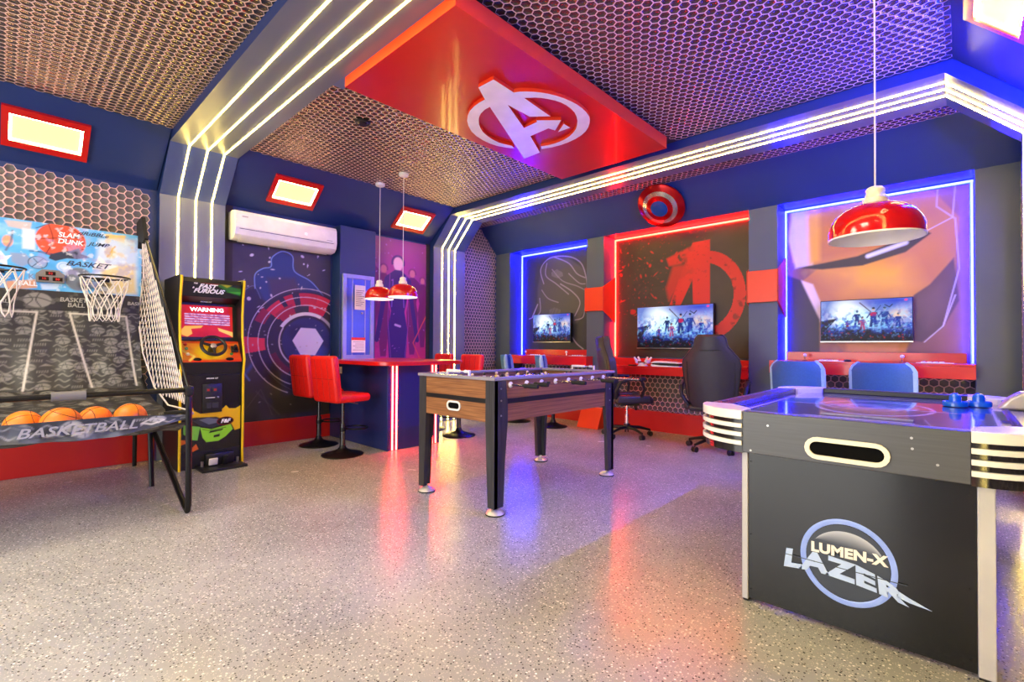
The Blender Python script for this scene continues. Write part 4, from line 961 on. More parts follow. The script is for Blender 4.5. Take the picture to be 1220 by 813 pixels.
# screen
SU = Vector((0.04, 0, 0.35)).normalized()*-1; SV = (-0.04/0.352, 0, 0.35/0.352)
so = Vector((-0.182, -0.215, 1.20))
im = Img(0.43, 0.30, 0.0035, 'c81c1c'); im.noise(12, 72, 0.4, 0.8, 'a01018', 0.7)
im.poly([(0.0, 0.06), (0.03, 0.10), (0.18, 0.11), (0.16, 0.085), (0.08, 0.075), (0.09, 0.03), (0.05, 0.0), (0.0, 0.02)], 'e8a848', 1); im.poly([(0.30, 0.09), (0.43, 0.05), (0.43, 0.0), (0.40, 0.02), (0.31, 0.06)], 'f0b858', 1)
for i in range(5): im.line([(0.035, 0.215-i*0.022), (0.40, 0.208-i*0.022)], 0.013, 'd8b8e8', 0.85); 
im.noise(70, 73, 0.52, 0.6, '7c2878', 0.6, mask=((im.Y > 0.11) & (im.Y < 0.23) & (im.X > 0.03) & (im.X < 0.4)))
im.build('screen', M_screen, T, plane(tuple(so), (0, 1, 0), SV))
text('screen_lettering', 'WARNING', 0.05, mat('screen_white', 'ffffff', emit=1.0), T, frame((-0.182-0.030, -0.0, 1.20+0.258), (0, 1, 0), SV), bold=0.0018, sx=1.15)
# control panel
cp = Vector((-0.008, 0, 0.967)); cv = Vector((-0.12, 0, 0.195)).normalized(); L = 0.225
im = Img(0.484, L, 0.0035, 'e0501c')
im.noise(8, 75, 0.35, 0.7, 'e8a020', 0.9); im.ell(0.24, 0.10, 0.14, 0.09, 'f0d020', 0.9, soft=0.06); im.line([(0, 0.01), (0.484, 0.01)], 0.03, 'd83018', 0.9, soft=0.015); im.line([(0, 0.215), (0.484, 0.215)], 0.03, 'd03014', 0.9, soft=0.01)
im.ell(0.12, 0.03, 0.035, 0.018, '141414', 1); im.ell(0.385, 0.03, 0.035, 0.018, '141414', 1); im.line([(0.02, 0.12), (0.10, 0.06), (0.06, 0.02)], 0.02, 'e8e060', 0.7, soft=0.01)
im.build('control_panel_print', M_gloss, T, plane((-0.0055, -0.242, 0.967), (0, 1, 0), tuple(cv)))
MC = frame((-0.0055, 0, 0.967), (0, 1, 0), tuple(cv))
def incp(b): return b.xf(MC)
sw = incp(B().tube([(0.0+0.098*math.cos(a), 0.125+0.098*math.sin(a), 0.085) for a in np.linspace(0, 2*PI, 32, endpoint=False)], 0.0145, 10, closed=True)).build('steering_wheel', M_black, T)
b = B()
for a in (0.35, PI-0.35, -PI/2): b.cyl((0.02*math.cos(a), 0.125+0.02*math.sin(a), 0.078), (0.095*math.cos(a), 0.125+0.095*math.sin(a), 0.083), 0.014, 0.012, n=8)
b.cyl((0, 0.125, 0.0), (0, 0.125, 0.075), 0.03, n=16); incp(b).build('wheel_spokes', M_black, sw)
incp(B().lathe([(0, 0.01), (0.02, 0.008), (0.027, 0), (0, 0)], (0, 0.125, 0.086), 20)).build('wheel_hub', mat('silver_hub', 'b8b0a0', 0.3, metal=0.6), sw)
for x, y, m in ((-0.20, 0.19, mat('red_button', 'c01c14', 0.3)), (-0.195, 0.145, mat('green_button', '4c8c60', 0.3)), (-0.19, 0.085, M_cream), (0.165, 0.085, mat('green_button', '2c8c3c', 0.3))):
    incp(B().lathe([(0, 0.014), (0.010, 0.012), (0.013, 0.006), (0.015, 0), (0, 0)], (x, y, 0.0), 16)).build('button', m, T)
incp(B().box(0.165, 0.225, 0.10, 0.165, 0.001, 0.02, bev=0.004).box(0.185, 0.20, 0.12, 0.15, 0.02, 0.05, bev=0.003).sphere((0.1925, 0.14, 0.06), 0.014)).build('gear_shifter', M_black, T)
# lower front art
im = Img(0.484, 0.69, 0.004, '131315')
im.poly([(0.0, 0.30), (0.05, 0.34), (0.09, 0.40), (0.10, 0.37), (0.15, 0.34), (0.30, 0.345), (0.36, 0.40), (0.385, 0.37), (0.44, 0.365), (0.484, 0.39), (0.484, 0.17), (0.40, 0.15), (0.0, 0.15)], 'e8b818', 1)
im.poly([(0.0, 0.30), (0.10, 0.31), (0.28, 0.30), (0.40, 0.24), (0.44, 0.15), (0.40, 0.05), (0, 0.05)], '16161a', 1, soft=0.008)
im.poly([(0.09, 0.285), (0.20, 0.305), (0.31, 0.285), (0.34, 0.23), (0.24, 0.20), (0.15, 0.23)], '2c3038', 1); im.poly([(0.14, 0.285), (0.21, 0.298), (0.29, 0.28), (0.31, 0.25), (0.22, 0.235)], '6c7484', 0.8)
im.poly([(0.02, 0.25), (0.15, 0.22), (0.13, 0.10), (0.08, 0.11), (0.02, 0.17)], '70c040', 1); im.poly([(0.15, 0.215), (0.24, 0.19), (0.40, 0.22), (0.42, 0.17), (0.36, 0.11), (0.30, 0.075), (0.20, 0.075), (0.17, 0.12)], '8cd830', 1)
im.poly([(0.22, 0.155), (0.33, 0.17), (0.34, 0.185), (0.23, 0.175)], '141618', 1); im.poly([(0.26, 0.13), (0.31, 0.14), (0.31, 0.115), (0.26, 0.11)], '14181c', 1); im.line([(0.17, 0.195), (0.22, 0.18), (0.36, 0.195)], 0.006, '406c1c', 1)
im.poly([(0.0, 0.12), (0.0, 0.07), (0.06, 0.09), (0.07, 0.11)], 'e07020', 1); im.poly([(0.09, 0.04), (0.12, 0.07), (0.14, 0.02), (0.09, 0.0)], 'd06020', 1)
im.ell(0.355, 0.255, 0.072, 0.040, '7c1414', 1); im.ell(0.355, 0.255, 0.066, 0.034, '1c0808', 1)
im.build('front_art', M_gloss, T, plane((-0.0285, -0.242, 0.155), (0, 1, 0), (0, 0, 1)))
text('oval_lettering', 'F&F', 0.048, M_wtxt, T, frame((-0.026, 0.113, 0.409), (0, 1, 0), (0, 0, 1)), bold=0.002, shear=0.25)
text('maker_badge', 'ARCADE 1UP', 0.016, M_wtxt, T, frame((-0.026, 0.0, 0.815), (0, 1, 0), (0, 0, 1)), bold=0.0004)
cd = B().box(-0.029, -0.015, -0.078, 0.082, 0.50, 0.765, bev=0.006).build('coin_door', M_black, T)
for y in (-0.035, 0.02):
    box('coin_slot', M_greyleather, -0.0145, -0.008, y-0.018, y+0.018, 0.69, 0.73, cd, bevel=0.002); box('coin_button', mat('coin_red', '8c2018', 0.3, emit=0.3), -0.008, -0.005, y-0.010, y+0.010, 0.70, 0.72, cd)
box('lock_bar', M_white, -0.0145, -0.012, -0.055, 0.02, 0.635, 0.641, cd); B().lathe([(0, 0.012), (0.008, 0.01), (0.008, 0), (0, 0)], (-0.0145, 0.045, 0.64), 12, axis='x').build('lock', M_steel, cd)
for y0, y1 in ((-0.045, -0.01), (-0.002, 0.05)): box('return_flap', M_greyleather, -0.0145, -0.010, y0, y1, 0.54, 0.59, cd, bevel=0.002)
# pedal unit
pu = B().box(-0.02, 0.21, -0.13, 0.235, 0.0, 0.022, bev=0.004).box(-0.028, 0.04, -0.06, 0.17, 0.02, 0.13, bev=0.01).build('pedal_unit', M_black, T)
B().box(0.045, 0.065, -0.045, 0.025, 0.05, 0.11, 0, Matrix.Rotation(0.25, 4, 'Y'), 0.004).build('brake_pedal', M_cream, pu); B().box(0.045, 0.06, 0.07, 0.11, 0.03, 0.12, 0, Matrix.Rotation(0.25, 4, 'Y'), 0.004).build('gas_pedal', M_black, pu)
for y in (-0.09, 0.20): B().cyl((0.04, y, 0.02), (0.04, y, 0.07), 0.012, n=10).build('pedal_bolt', M_steel, pu)

# ================================================================== BASKETBALL GAME
YA, YZ = -0.36, 0.885
T = thing('basketball_arcade_game', (-4.7, 0.26, 0), 'folding two-hoop basketball arcade game with blue backboard and black tube frame', 'basketball game')
BO = Vector(T.location)
def bbuild(b, nm, m, par=None, **k):
    o = b.build(nm, m, par or T, **k)
    if par is None: o.location = -BO
    return o
def bprint(im, nm, m, fn):
    o = im.build(nm, m, T, fn); o.location = -BO; return o
for y in (YA, YZ-0.015):
    bbuild(B().tube([(-5.02, y, 0.50), (-4.4, y, 0.26), (-3.83, y, 0.035), (-3.77, y, 0.02), (-3.745, y, 0.06), (-3.76, y, 0.55), (-3.765, y, 0.79), (-3.79, y, 0.822)], 0.0185, 10), 'front_leg', M_blackm)
    bbuild(B().tube([(-4.69, y-0.03, 0.0), (-4.80, y-0.03, 0.56)], 0.0175, 10), 'middle_leg', M_blackm)
    bbuild(B().tube([(-5.60, y, 0.0), (-5.60, y, 1.2), (-5.56, y, 2.16)], 0.0175, 10), 'rear_post', M_blackm)
    bbuild(B().tube([(-5.58, y, 0.95), (-4.8, y, 0.56), (-3.76, y, 0.68)], 0.015, 8), 'side_rail', M_blackm)
    bbuild(B().tube([(-5.42, y, 2.20), (-4.5, y, 1.455), (-3.79, y, 0.84)], 0.009, 8), 'slanted_brace', M_blackm)
    for x, z in ((-3.765, 0.665), (-4.99, 0.49), (-4.80, 0.55)): bbuild(B().lathe([(0, 0.03), (0.008, 0.028), (0.012, 0.02), (0.012, 0.0), (0, 0)], (x, y-0.0 if y > 0 else y, z), 12, axis='y').xf(Matrix.Translation((0, 0, 0))), 'bolt', M_steel)
    bbuild(B().box(-3.81, -3.735, y-0.022, y+0.022, 0.785, 0.85, bev=0.01), 'corner_joint', M_black)
bbuild(B().cyl((-3.79, YA, 0.822), (-3.79, YZ-0.015, 0.822), 0.0165, n=12), 'front_rail', M_blackm)
bbuild(B().cyl((-3.79, 0.205, 0.822), (-3.79, 0.355, 0.822), 0.027, n=16), 'foam_sleeve', mat('grey_foam', '6c6a68', 0.8))
bbuild(B().cyl((-5.56, YA, 2.10), (-5.56, YZ-0.015, 2.10), 0.015, n=10), 'top_rail', M_blackm)
# backboard
BW, BH = 1.235, 0.555; BX = -5.50
bbuild(B().box(BX-0.02, BX, YA+0.01, YA+0.01+BW, 1.565, 1.565+BH, bev=0.003), 'backboard', M_white)
im = Img(BW, BH, 0.005, '58aee4')
im.noise(4, 80, 0.35, 0.7, '8cc4ec', 0.8); im.noise(9, 81, 0.55, 0.75, '3c9cdc', 0.8)
def V(px, py):
    d = fw + r2*((px-610)/572.587) + u2*((406.5-py)/572.587); t_ = (BX+0.002)/d.x
    return d.y*t_-(YA+0.01), 1.12+d.z*t_-1.565
im.poly([V(5, 262), V(38, 265), V(36, 275), V(10, 270)], 'c8b8ac', 0.9, soft=0.01); im.poly([V(27, 272), V(42, 274), V(42, 298), V(27, 296)], 'e4e8f4', 0.8, soft=0.02)
im.ell(*V(9, 287), 0.03, 0.045, 'f09860', 0.9, soft=0.01); im.line([V(15, 275), V(13, 288), V(7, 298)], 0.014, '4c6484', 0.9, soft=0.01)
c_ = V(73, 287); im.ell(*c_, 0.155, 0.145, 'dc5438', 1.0, soft=0.008)
for r_ in (-0.10, 0.0, 0.09): im.curve([(c_[0]-0.15, c_[1]+r_-0.01), (c_[0], c_[1]+r_*1.5+0.02), (c_[0]+0.14, c_[1]+r_*0.5)], 0.006, '401c1c', 0.9)
im.curve([(c_[0]-0.08, c_[1]+0.13), (c_[0]-0.05, c_[1]), (c_[0]-0.09, c_[1]-0.12)], 0.006, '401c1c', 0.9)
im.poly([V(60, 303), V(72, 300), V(84, 299), V(94, 296), V(97, 303), V(108, 307), V(92, 309), V(80, 308), V(66, 311), V(58, 308)], '30384c', 1.0, soft=0.006); im.line([V(35, 299), V(50, 300), V(64, 303)], 0.008, '30405c', 0.8)
im.poly([V(12, 301), V(30, 302), V(40, 312), V(26, 318), V(14, 312)], '8898b4', 0.9, soft=0.015); im.ell(*V(45, 313), 0.055, 0.05, '98a4bc', 0.7); im.ring(*V(45, 313), 0.055, 0.006, '203048', 0.9, ay=0.9)
im.line([V(38, 318), V(52, 308)], 0.005, '203048'); im.line([V(40, 308), V(50, 319)], 0.005, '203048')
im.poly([V(0, 298), V(6, 305), V(14, 304), V(8, 310), V(9, 318), V(1, 313), V(0, 313)], 'e8ecf0', 0.95)
im.ell(*V(76, 318), 0.045, 0.042, 'c0d8f0', 0.9); im.ring(*V(76, 318), 0.03, 0.004, '70a8d8'); im.poly([V(124, 279), V(150, 281), V(148, 290), V(128, 284)], 'd8b468', 0.95, soft=0.008)
im.poly([V(118, 285), V(163, 286), V(163, 352), V(120, 350), V(112, 330)], 'dce4ec', 0.75, soft=0.04); im.poly([V(120, 318), V(160, 315), V(162, 350), V(124, 350)], 'e4cc84', 0.85, soft=0.03)
im.poly([V(110, 321), V(118, 305), V(126, 313), V(140, 318), V(128, 322)], 'f0ece0', 0.95); im.ell(*V(132, 301), 0.04, 0.05, 'e0c878', 0.9, soft=0.02); im.line([V(128, 306), V(137, 294)], 0.012, 'd8a848', 0.8, soft=0.008)
im.poly([V(8, 335), V(42, 333), V(44, 343), V(6, 346)], 'e0a070', 0.9, soft=0.01); im.ell(*V(94, 333), 0.09, 0.10, '6c7078', 0.95, soft=0.015); im.ell(*V(104, 340), 0.06, 0.05, '3c3c38', 0.7, soft=0.03)
im.poly([V(110, 343), V(122, 332), V(133, 340), V(125, 352)], '383430', 0.8, soft=0.02); im.poly([V(48, 338), V(72, 338), V(68, 345), V(50, 345)], 'e8f0f4', 0.6, soft=0.01)
im.noise(25, 82, 0.62, 0.72, 'e8f0f4', 0.5); im.noise(12, 83, 0.62, 0.72, 'e8c070', 0.5, mask=(im.X > 0.9)); im.noise(12, 84, 0.62, 0.72, '9c98c8', 0.5)
bprint(im, 'backboard_print', M_gloss, plane((BX+0.002, YA+0.01, 1.565), (0, 1, 0), (0, 0, 1)))
def btext(nm, s, px, py, size, m, **k):
    u_, v_ = V(px, py); o = text(nm, s, size, m, T, frame((BX+0.004, YA+0.01+u_, 1.565+v_), (0, 1, 0), (0, 0, 1)), **k); o.location = -BO; return o
btext('backboard_lettering', 'SLAM', 82, 281, 0.055, M_wtxt, bold=0.0015, shear=0.15); btext('backboard_lettering', 'DUNK', 84, 289, 0.055, M_wtxt, bold=0.0015, shear=0.15)
M_bl = mat('dark_blue_print_ink', '22304c', 0.5)
btext('backboard_lettering', 'dRiBBLe', 111, 280, 0.045, M_bl, bold=0.0004, shear=0.4, sx=1.3); btext('backboard_lettering', 'JUMP', 117, 292, 0.045, M_bl, bold=0.0004, shear=0.4, sx=1.3)
btext('backboard_lettering', 'BASKET', 104, 316, 0.06, M_bl, bold=0.0008, shear=0.4, sx=1.35); btext('backboard_lettering', 'BALL', 33, 338, 0.05, M_wtxt, bold=0.001)
btext('backboard_lettering', 'KE', 40, 330, 0.055, mat('grey_blue_ink', '6c88b0', 0.5), bold=0.001)
# score box
u_, v_ = V(60, 330); yc, zc = YA+0.01+u_, 1.565+v_
bbuild(B().prism([(-0.085, -0.05), (0.085, -0.05), (0.085, 0.02), (0.05, 0.055), (-0.05, 0.055), (-0.085, 0.02)], 'x', 0, 0.025).xf(Matrix.Translation((BX+0.003, yc, zc))), 'score_box', mat('grey_plastic', '78746c', 0.5), bevel=0.004)
M_disp = mat('dark_display_window', '200c0c', 0.2); M_digit = mat('red_digit', 'c02018', emit=0.8)
for y, z, s_ in ((0, 0.025, '02'), (-0.04, -0.02, '10'), (0.042, -0.02, '88')):
    d_ = bbuild(B().box(BX+0.028, BX+0.031, yc+y-0.03, yc+y+0.03, zc+z-0.015, zc+z+0.015), 'display', M_disp)
    t_ = text('digits', s_, 0.026, M_digit, d_, frame((BX+0.0315, yc+y, zc+z), (0, 1, 0), (0, 0, 1)), 0.0004)
# hoops with nets
def hoop(yc, zc):
    R_ = 0.165; xc = BX+0.02+R_+0.03
    h = bbuild(B().tube([(xc+R_*math.cos(a), yc+R_*math.sin(a), zc) for a in np.linspace(0, 2*PI, 36, endpoint=False)], 0.0075, 8, closed=True).box(BX+0.002, BX+0.055, yc-0.05, yc+0.05, zc-0.02, zc+0.012, bev=0.003), 'hoop', M_blackm)
    b = B(); n = 10; lv = [(1.0, 0.0), (0.90, 0.09), (0.74, 0.18), (0.62, 0.27), (0.60, 0.36)]
    pt = lambda k, l: Vector((xc+R_*lv[l][0]*math.cos(2*PI*(k+0.5*(l % 2))/n), yc+R_*lv[l][0]*math.sin(2*PI*(k+0.5*(l % 2))/n), zc-lv[l][1]))
    for k in range(n):
        for l in range(3):
            b.tube([pt(k, l), pt(k, l+1)], 0.0042, 5); b.tube([pt(k, l), pt(k-1 if l % 2 == 0 else k+1, l+1)], 0.0042, 5)
    for k in range(n):
        a = pt(k, 3); c2 = pt(k+1, 3); m_ = (a+c2)/2 + Vector((0, 0, -0.10)); b.tube([a, a*0.7+m_*0.3+Vector((0, 0, -0.035)), m_, c2*0.7+m_*0.3+Vector((0, 0, -0.035)), c2], 0.0042, 5)
    b.build('net', M_rope, h)
hoop(0.605, 1.69); hoop(-0.03, 1.70)
# printed curtain behind the tray and the ball tray itself
def fab(wm, hm, seed, bg='22211f', fg='7c7a70', rows=None, sy=0.55, k_=0.78):
    im = Img(wm, hm, 0.007, bg); rng = np.random.RandomState(seed)
    im.noise(5, seed, 0.5, 0.75, '3c3a36', 0.6); y = 0.03; r = 0
    while y < hm:
        x = -0.05+0.10*(r % 2)
        while x < wm:
            k = rng.randint(5); cx, cy = x+rng.rand()*0.02, y+rng.rand()*0.015; F_ = lambda *ps: [(cx+a_*k_, cy+b_*k_) for a_, b_ in ps]
            if k == 0:
                im.ell(cx, cy, 0.058*k_, 0.040*k_*sy/0.55, fg, 0.9); im.line(F_((-0.05, 0), (0, 0.01), (0.05, 0)), 0.005, bg); im.line(F_((-0.01, 0.035), (0.01, -0.035)), 0.005, bg); im.line(F_((-0.04, -0.03), (-0.02, 0.02)), 0.004, bg)
            elif k == 1: im.poly(F_((-0.06, -0.01), (-0.01, 0.02), (0.05, -0.008), (0, -0.004)), fg, 0.9)
            elif k == 2: im.curve(F_((-0.05, 0), (-0.02, 0.02), (0.02, -0.01), (0.06, 0.012)), 0.008, fg, 0.8)
            elif k == 3:
                for q_ in range(5): im.line(F_((-0.045+q_*0.019, -0.008), (-0.041+q_*0.019, 0.012)), 0.006, fg, 0.9)
            else: im.curve(F_((-0.05, 0.01), (-0.01, -0.008), (0.03, 0.01), (0.05, -0.01)), 0.007, fg, 0.6); im.ell(cx, cy+0.015, 0.018, 0.008, fg, 0.7)
            x += (0.12+rng.rand()*0.03)*k_
        y += 0.056*k_*sy/0.55; r += 1
    return im
FW = YZ-YA-0.03
CH = 0.86
im = fab(FW, CH, 91)
wx = lambda px: V(px, 400)[0]-0.005
im.poly([(0, CH-0.165), (FW, CH-0.165), (FW, CH), (0, CH)], '201f1e', 1); im.noise(18, 95, 0.6, 0.68, '6c6a62', 0.5, mask=(im.Y > CH-0.165).astype(float))
for bx_ in (44, 121, -30):
    ex = wx(bx_); ey = CH-0.085
    im.ell(ex, ey, 0.082, 0.062, '84827a', 1); im.curve([(ex-0.08, ey+0.01), (ex, ey+0.02), (ex+0.08, ey-0.01)], 0.007, '201f1e'); im.curve([(ex+0.01, ey+0.06), (ex-0.01, ey), (ex+0.02, ey-0.06)], 0.007, '201f1e'); im.curve([(ex-0.06, ey-0.04), (ex-0.03, ey), (ex-0.05, ey+0.04)], 0.006, '201f1e')
im.line([(0, CH-0.165), (FW, CH-0.165)], 0.010, '0c0c0c')
wx = lambda px: 0.342+px/163*0.893-0.0
for seg in ([(wx(0), CH-0.19), (wx(38), CH-0.19), (wx(24), 0.02)], [(wx(74), CH-0.19), (wx(142), CH-0.20), (wx(152), 0.02)], [(wx(74), CH-0.19), (wx(98), 0.02)]): im.line(seg, 0.013, 'c8c0b0', 0.95)
def cfn(u_, v_):
    s_ = 1-v_/CH; wv = 0.012*np.sin(u_*26+2*v_)*np.sin(v_*7)
    return (BX+0.01+0.10*s_+0.12*s_**3+wv*s_, YA+0.015+u_, 1.565-(CH-v_)*0.955)
bprint(im, 'curtain', M_print, cfn)
for s_, y, z, sz in (('BASKET', YA+0.02+wx(77), 1.495, 0.05), ('BALL', YA+0.02+wx(80), 1.452, 0.05), ('BASK', YA+0.02+wx(151), 1.492, 0.042), ('BALL', YA+0.02+wx(3), 1.46, 0.04)):
    o = text('curtain_lettering', s_, sz, mat('grey_fabric_ink', 'a09d92', 0.6), T, frame((BX+0.040, y, z), (0, 1, 0), (-0.1, 0, 1)), 0.0004, bold=0.001, shear=0.1); o.location = -BO
for y in (0.245, 0.70):
    pass
TL = 1.45
im = fab(FW, TL, 92, sy=0.8)
def tfn(u_, v_):
    t_ = v_/TL; x = -3.80-(5.25-3.80)*t_
    z = 0.60-0.30*np.sin(np.clip(t_*2.2, 0, 1)*PI)*0.30 + 0.16*t_**2 + 0.006*np.sin(u_*22+v_*9)
    return (x, YA+0.015+u_, z)
bprint(im, 'ball_tray', M_print, tfn)
HH = 0.115
im = fab(FW+0.03, HH, 93, bg='343a48', fg='b0b0b4'); im.noise(14, 94, 0.5, 0.7, '5c6474', 0.7)
im.curve([(0.60, 0.05), (0.66, 0.09), (0.72, 0.05), (0.66, 0.03)], 0.008, 'd4d0d0'); im.curve([(0.98, 0.05), (1.04, 0.08), (1.10, 0.06), (1.04, 0.035), (0.99, 0.05)], 0.008, 'd4d0d0')
def hfn(u_, v_):
    k = np.clip((u_-0.85)/0.36, 0, 1); h_ = v_*(1-0.62*k)+0.05*k
    return (-3.775-0.02*np.sin(v_/HH*PI)*(1-k)+0.006*np.sin(u_*30)*(1-v_/HH), YA+u_, 0.568+h_+0.01*np.sin(u_*6)*(1-v_/HH))
bprint(im, 'tray_hem', M_print, hfn)
o = text('tray_lettering', 'BASKETBALL', 0.075, mat('pale_grey_ink', '9a9aa0', 0.6), T, frame((-3.762, 0.33, 0.625), (0, 1, 0), (0, 0, 1)), 0.0005, bold=0.001, shear=0.3, sx=1.25); o.location = -BO
# side net
def in_poly(x, y, P_):
    c = False; n = len(P_)
    for i in range(n):
        (x0, y0), (x1, y1) = P_[i], P_[(i+1) % n]
        if (y0 > y) != (y1 > y) and x < (x1-x0)*(y-y0)/(y1-y0)+x0: c = not c
    return c
NP = [(-5.43, 2.17), (-3.80, 0.85), (-3.80, 0.69), (-4.45, 0.66), (-4.85, 0.78), (-5.25, 1.05), (-5.52, 1.36), (-5.46, 1.75)]
b = B(); s_ = 0.058
for i in range(-40, 40):
    for j in range(-40, 40):
        x = -4.6+(i-j)*s_*0.8; z = 1.3+(i+j)*s_
        for dx, dz in ((0.8*s_, s_), (-0.8*s_, s_)):
            if in_poly(x, z, NP) and in_poly(x+dx, z+dz, NP):
                w_ = lambda X, Z: YZ-0.02+0.03*math.sin((X+Z)*3)
                b.tube([(x, w_(x, z), z), (x+dx, w_(x+dx, z+dz), z+dz)], 0.0030, 3)
n_ = bbuild(b, 'side_net', M_netpink, smooth=False)
for z0 in (0,):
    bbuild(B().tube([(x, YZ-0.02+0.03*math.sin((x+z)*3), z) for x, z in [NP[0], NP[7], NP[6], NP[5], NP[4], NP[3], NP[2]]], 0.006, 6), 'net_border', M_netpink)
bbuild(B().prism([(-5.58, 2.25), (-5.36, 2.27), (-5.20, 2.05), (-5.30, 2.02), (-5.44, 2.06), (-5.5, 2.0)], 'y', YZ-0.03, YZ-0.0), 'corner_sleeve', mat('black_fabric', '141416', 0.8))
# cord loops lying in the tray
bbuild(B().tube([(-4.6, 0.33, 0.66), (-4.5, 0.36, 0.64), (-4.45, 0.5, 0.62), (-4.5, 0.65, 0.63), (-4.7, 0.75, 0.66)], 0.005, 6), 'loose_cord', M_rope)
# balls
M_ball = mat('orange_ball_rubber', 'ec7c14', 0.45, noise=120, var=0.05, bump=0.2)
def basketball(x, y, z, r, rot, label):
    t = thing('basketball', (x, y, z), label, 'ball', 'orange basketballs in the tray'); t.rotation_euler = rot
    B().sphere((0, 0, 0), r, n=32, k=20).build('skin', M_ball, t)
    b = B()
    cirs = [lambda a: (math.cos(a), math.sin(a), 0), lambda a: (0, math.cos(a), math.sin(a)), lambda a: (math.cos(a), 0, math.sin(a))]
    for f_ in cirs[:2]: b.tube([Vector(f_(a))*r*1.0 for a in np.linspace(0, 2*PI, 40, endpoint=False)], 0.0016, 4, closed=True)
    for sg in (-1, 1):
        P_ = []
        for a in np.linspace(0, 2*PI, 40, endpoint=False):
            v = Vector((math.cos(a)*0.85, sg*(0.62+0.0*math.cos(2*a)), math.sin(a)*0.85)); P_.append(v.normalized()*r)
        b.tube(P_, 0.0016, 4, closed=True)
    b.build('seam', M_rubber, t)
basketball(-4.13, 0.105, 0.628, 0.092, (0.4, 0.7, 0.2), 'orange basketball at the left end of the row in the tray')
basketball(-3.98, 0.262, 0.640, 0.100, (1.2, 0.2, 0.5), 'largest orange basketball, in front, second from the left in the tray')
basketball(-4.16, 0.438, 0.624, 0.092, (0.3, 1.9, 0.8), 'orange basketball half hidden between its two neighbours in the tray')
basketball(-4.03, 0.600, 0.640, 0.092, (0.9, 0.1, 1.9), 'orange basketball at the right end of the row in the tray')

# ================================================================== FOOSBALL TABLE
T = thing('foosball_table', (-2.66, 2.97, 0), 'walnut and black foosball table with chrome rods in the middle of the room', 'game table')
FO = Vector(T.location)
def fb(b, nm, m, par=None, **k): return b.build(nm, m, par or T, **k)
HX, HY = 0.405, 0.735
for sx in (-1, 1):
    fb(B().box(sx*HX-(0.03 if sx > 0 else 0), sx*HX+(0 if sx > 0 else 0.03), -HY+0.05, HY-0.05, 0.615, 0.895), 'side_panel', M_walnut)
    fb(B().box(sx*(HX+0.001), sx*(HX+0.005), -HY+0.04, HY-0.04, 0.735, 0.77), 'stripe', M_black)
for sy in (-1, 1):
    fb(B().box(-HX+0.03, HX-0.03, sy*(HY-0.02)-0.02, sy*(HY-0.02)+0.0, 0.615, 0.895), 'end_panel', M_walnut)
    ye = sy*(HY-0.02)+(0.0 if sy > 0 else -0.02)
    fb(B().box(-HX+0.05, HX-0.05, ye-0.003, ye+0.003, 0.74, 0.772), 'stripe', M_black)
M_foot = mat('satin_foot_metal', 'dcd8d0', 0.35, metal=0.6)
M_foosblk = wood('dark_grey_woodgrain', '26262a', '3e3c40', 0.4, 'Z')
for sx in (-1, 1):
    for sy in (-1, 1):
        # L-shaped leg: tapered profile in YZ
        pr = [(0, 0.05), (0.085, 0.05), (0.10, 0.35), (0.125, 0.62), (0.125, 0.74), (0.105, 0.893), (0, 0.893)]
        pr = [((-HY+p) if sy < 0 else (HY-p), z) for p, z in pr]
        x0, x1 = (sx*(HX+0.008)-0.03, sx*(HX+0.008)) if sx > 0 else (sx*(HX+0.008), sx*(HX+0.008)+0.03)
        leg = B().prism(pr, 'x', x0, x1)
        px_ = [(0, 0.05), (0.06, 0.05), (0.075, 0.35), (0.085, 0.62), (0.085, 0.893), (0, 0.893)]
        pp = [(sx*(HX+0.008)-sx*p, z) for p, z in px_]
        leg.prism(pp, 'y', *( (-HY-0.004, -HY+0.03) if sy < 0 else (HY-0.03, HY+0.004)))
        lg = leg.build('leg', M_foosblk, T)
        cx_, cy_ = sx*(HX-0.03), sy*(HY-0.045)
        B().lathe([(0, 0.0), (0.060, 0.0), (0.064, 0.008), (0.052, 0.022), (0.028, 0.036), (0.014, 0.042), (0.012, 0.055), (0, 0.055)], (cx_, cy_, 0), 28).build('levelling_foot', M_foot, lg)
        B().lathe([(0.0605, 0.0), (0.0665, 0.002), (0.0665, 0.009), (0.0605, 0.009)], (cx_, cy_, 0), 28).build('rubber_ring', M_rubber, lg)
        for z in (0.66, 0.76, 0.84): B().lathe([(0, 0.004), (0.006, 0.003), (0.007, 0), (0, 0)], (sx*(HX+0.008), sy*(HY-0.06), z), 12, axis='x').xf(Matrix.Identity(4)).build('bolt', M_steel, lg)
# top rim
M_rim = mat('grey_rim_laminate', '8c8690', 0.25, noise=3)
b = B()
for x0, x1, y0, y1 in ((-HX-0.015, -HX+0.045, -HY-0.015, HY+0.015), (HX-0.045, HX+0.015, -HY-0.015, HY+0.015), (-HX+0.045, HX-0.045, -HY-0.015, -HY+0.06), (-HX+0.045, HX-0.045, HY-0.06, HY+0.015)): b.box(x0, x1, y0, y1, 0.895, 0.917)
fb(b, 'top_rim', M_rim, bevel=0.004)
fb(B().box(-HX+0.03, HX-0.03, -HY+0.02, HY-0.02, 0.615, 0.63), 'bottom_board', M_black)
fb(B().box(-HX+0.03, HX-0.03, -HY+0.05, HY-0.05, 0.79, 0.80), 'playfield', mat('green_playfield', '2c6c4c', 0.3))
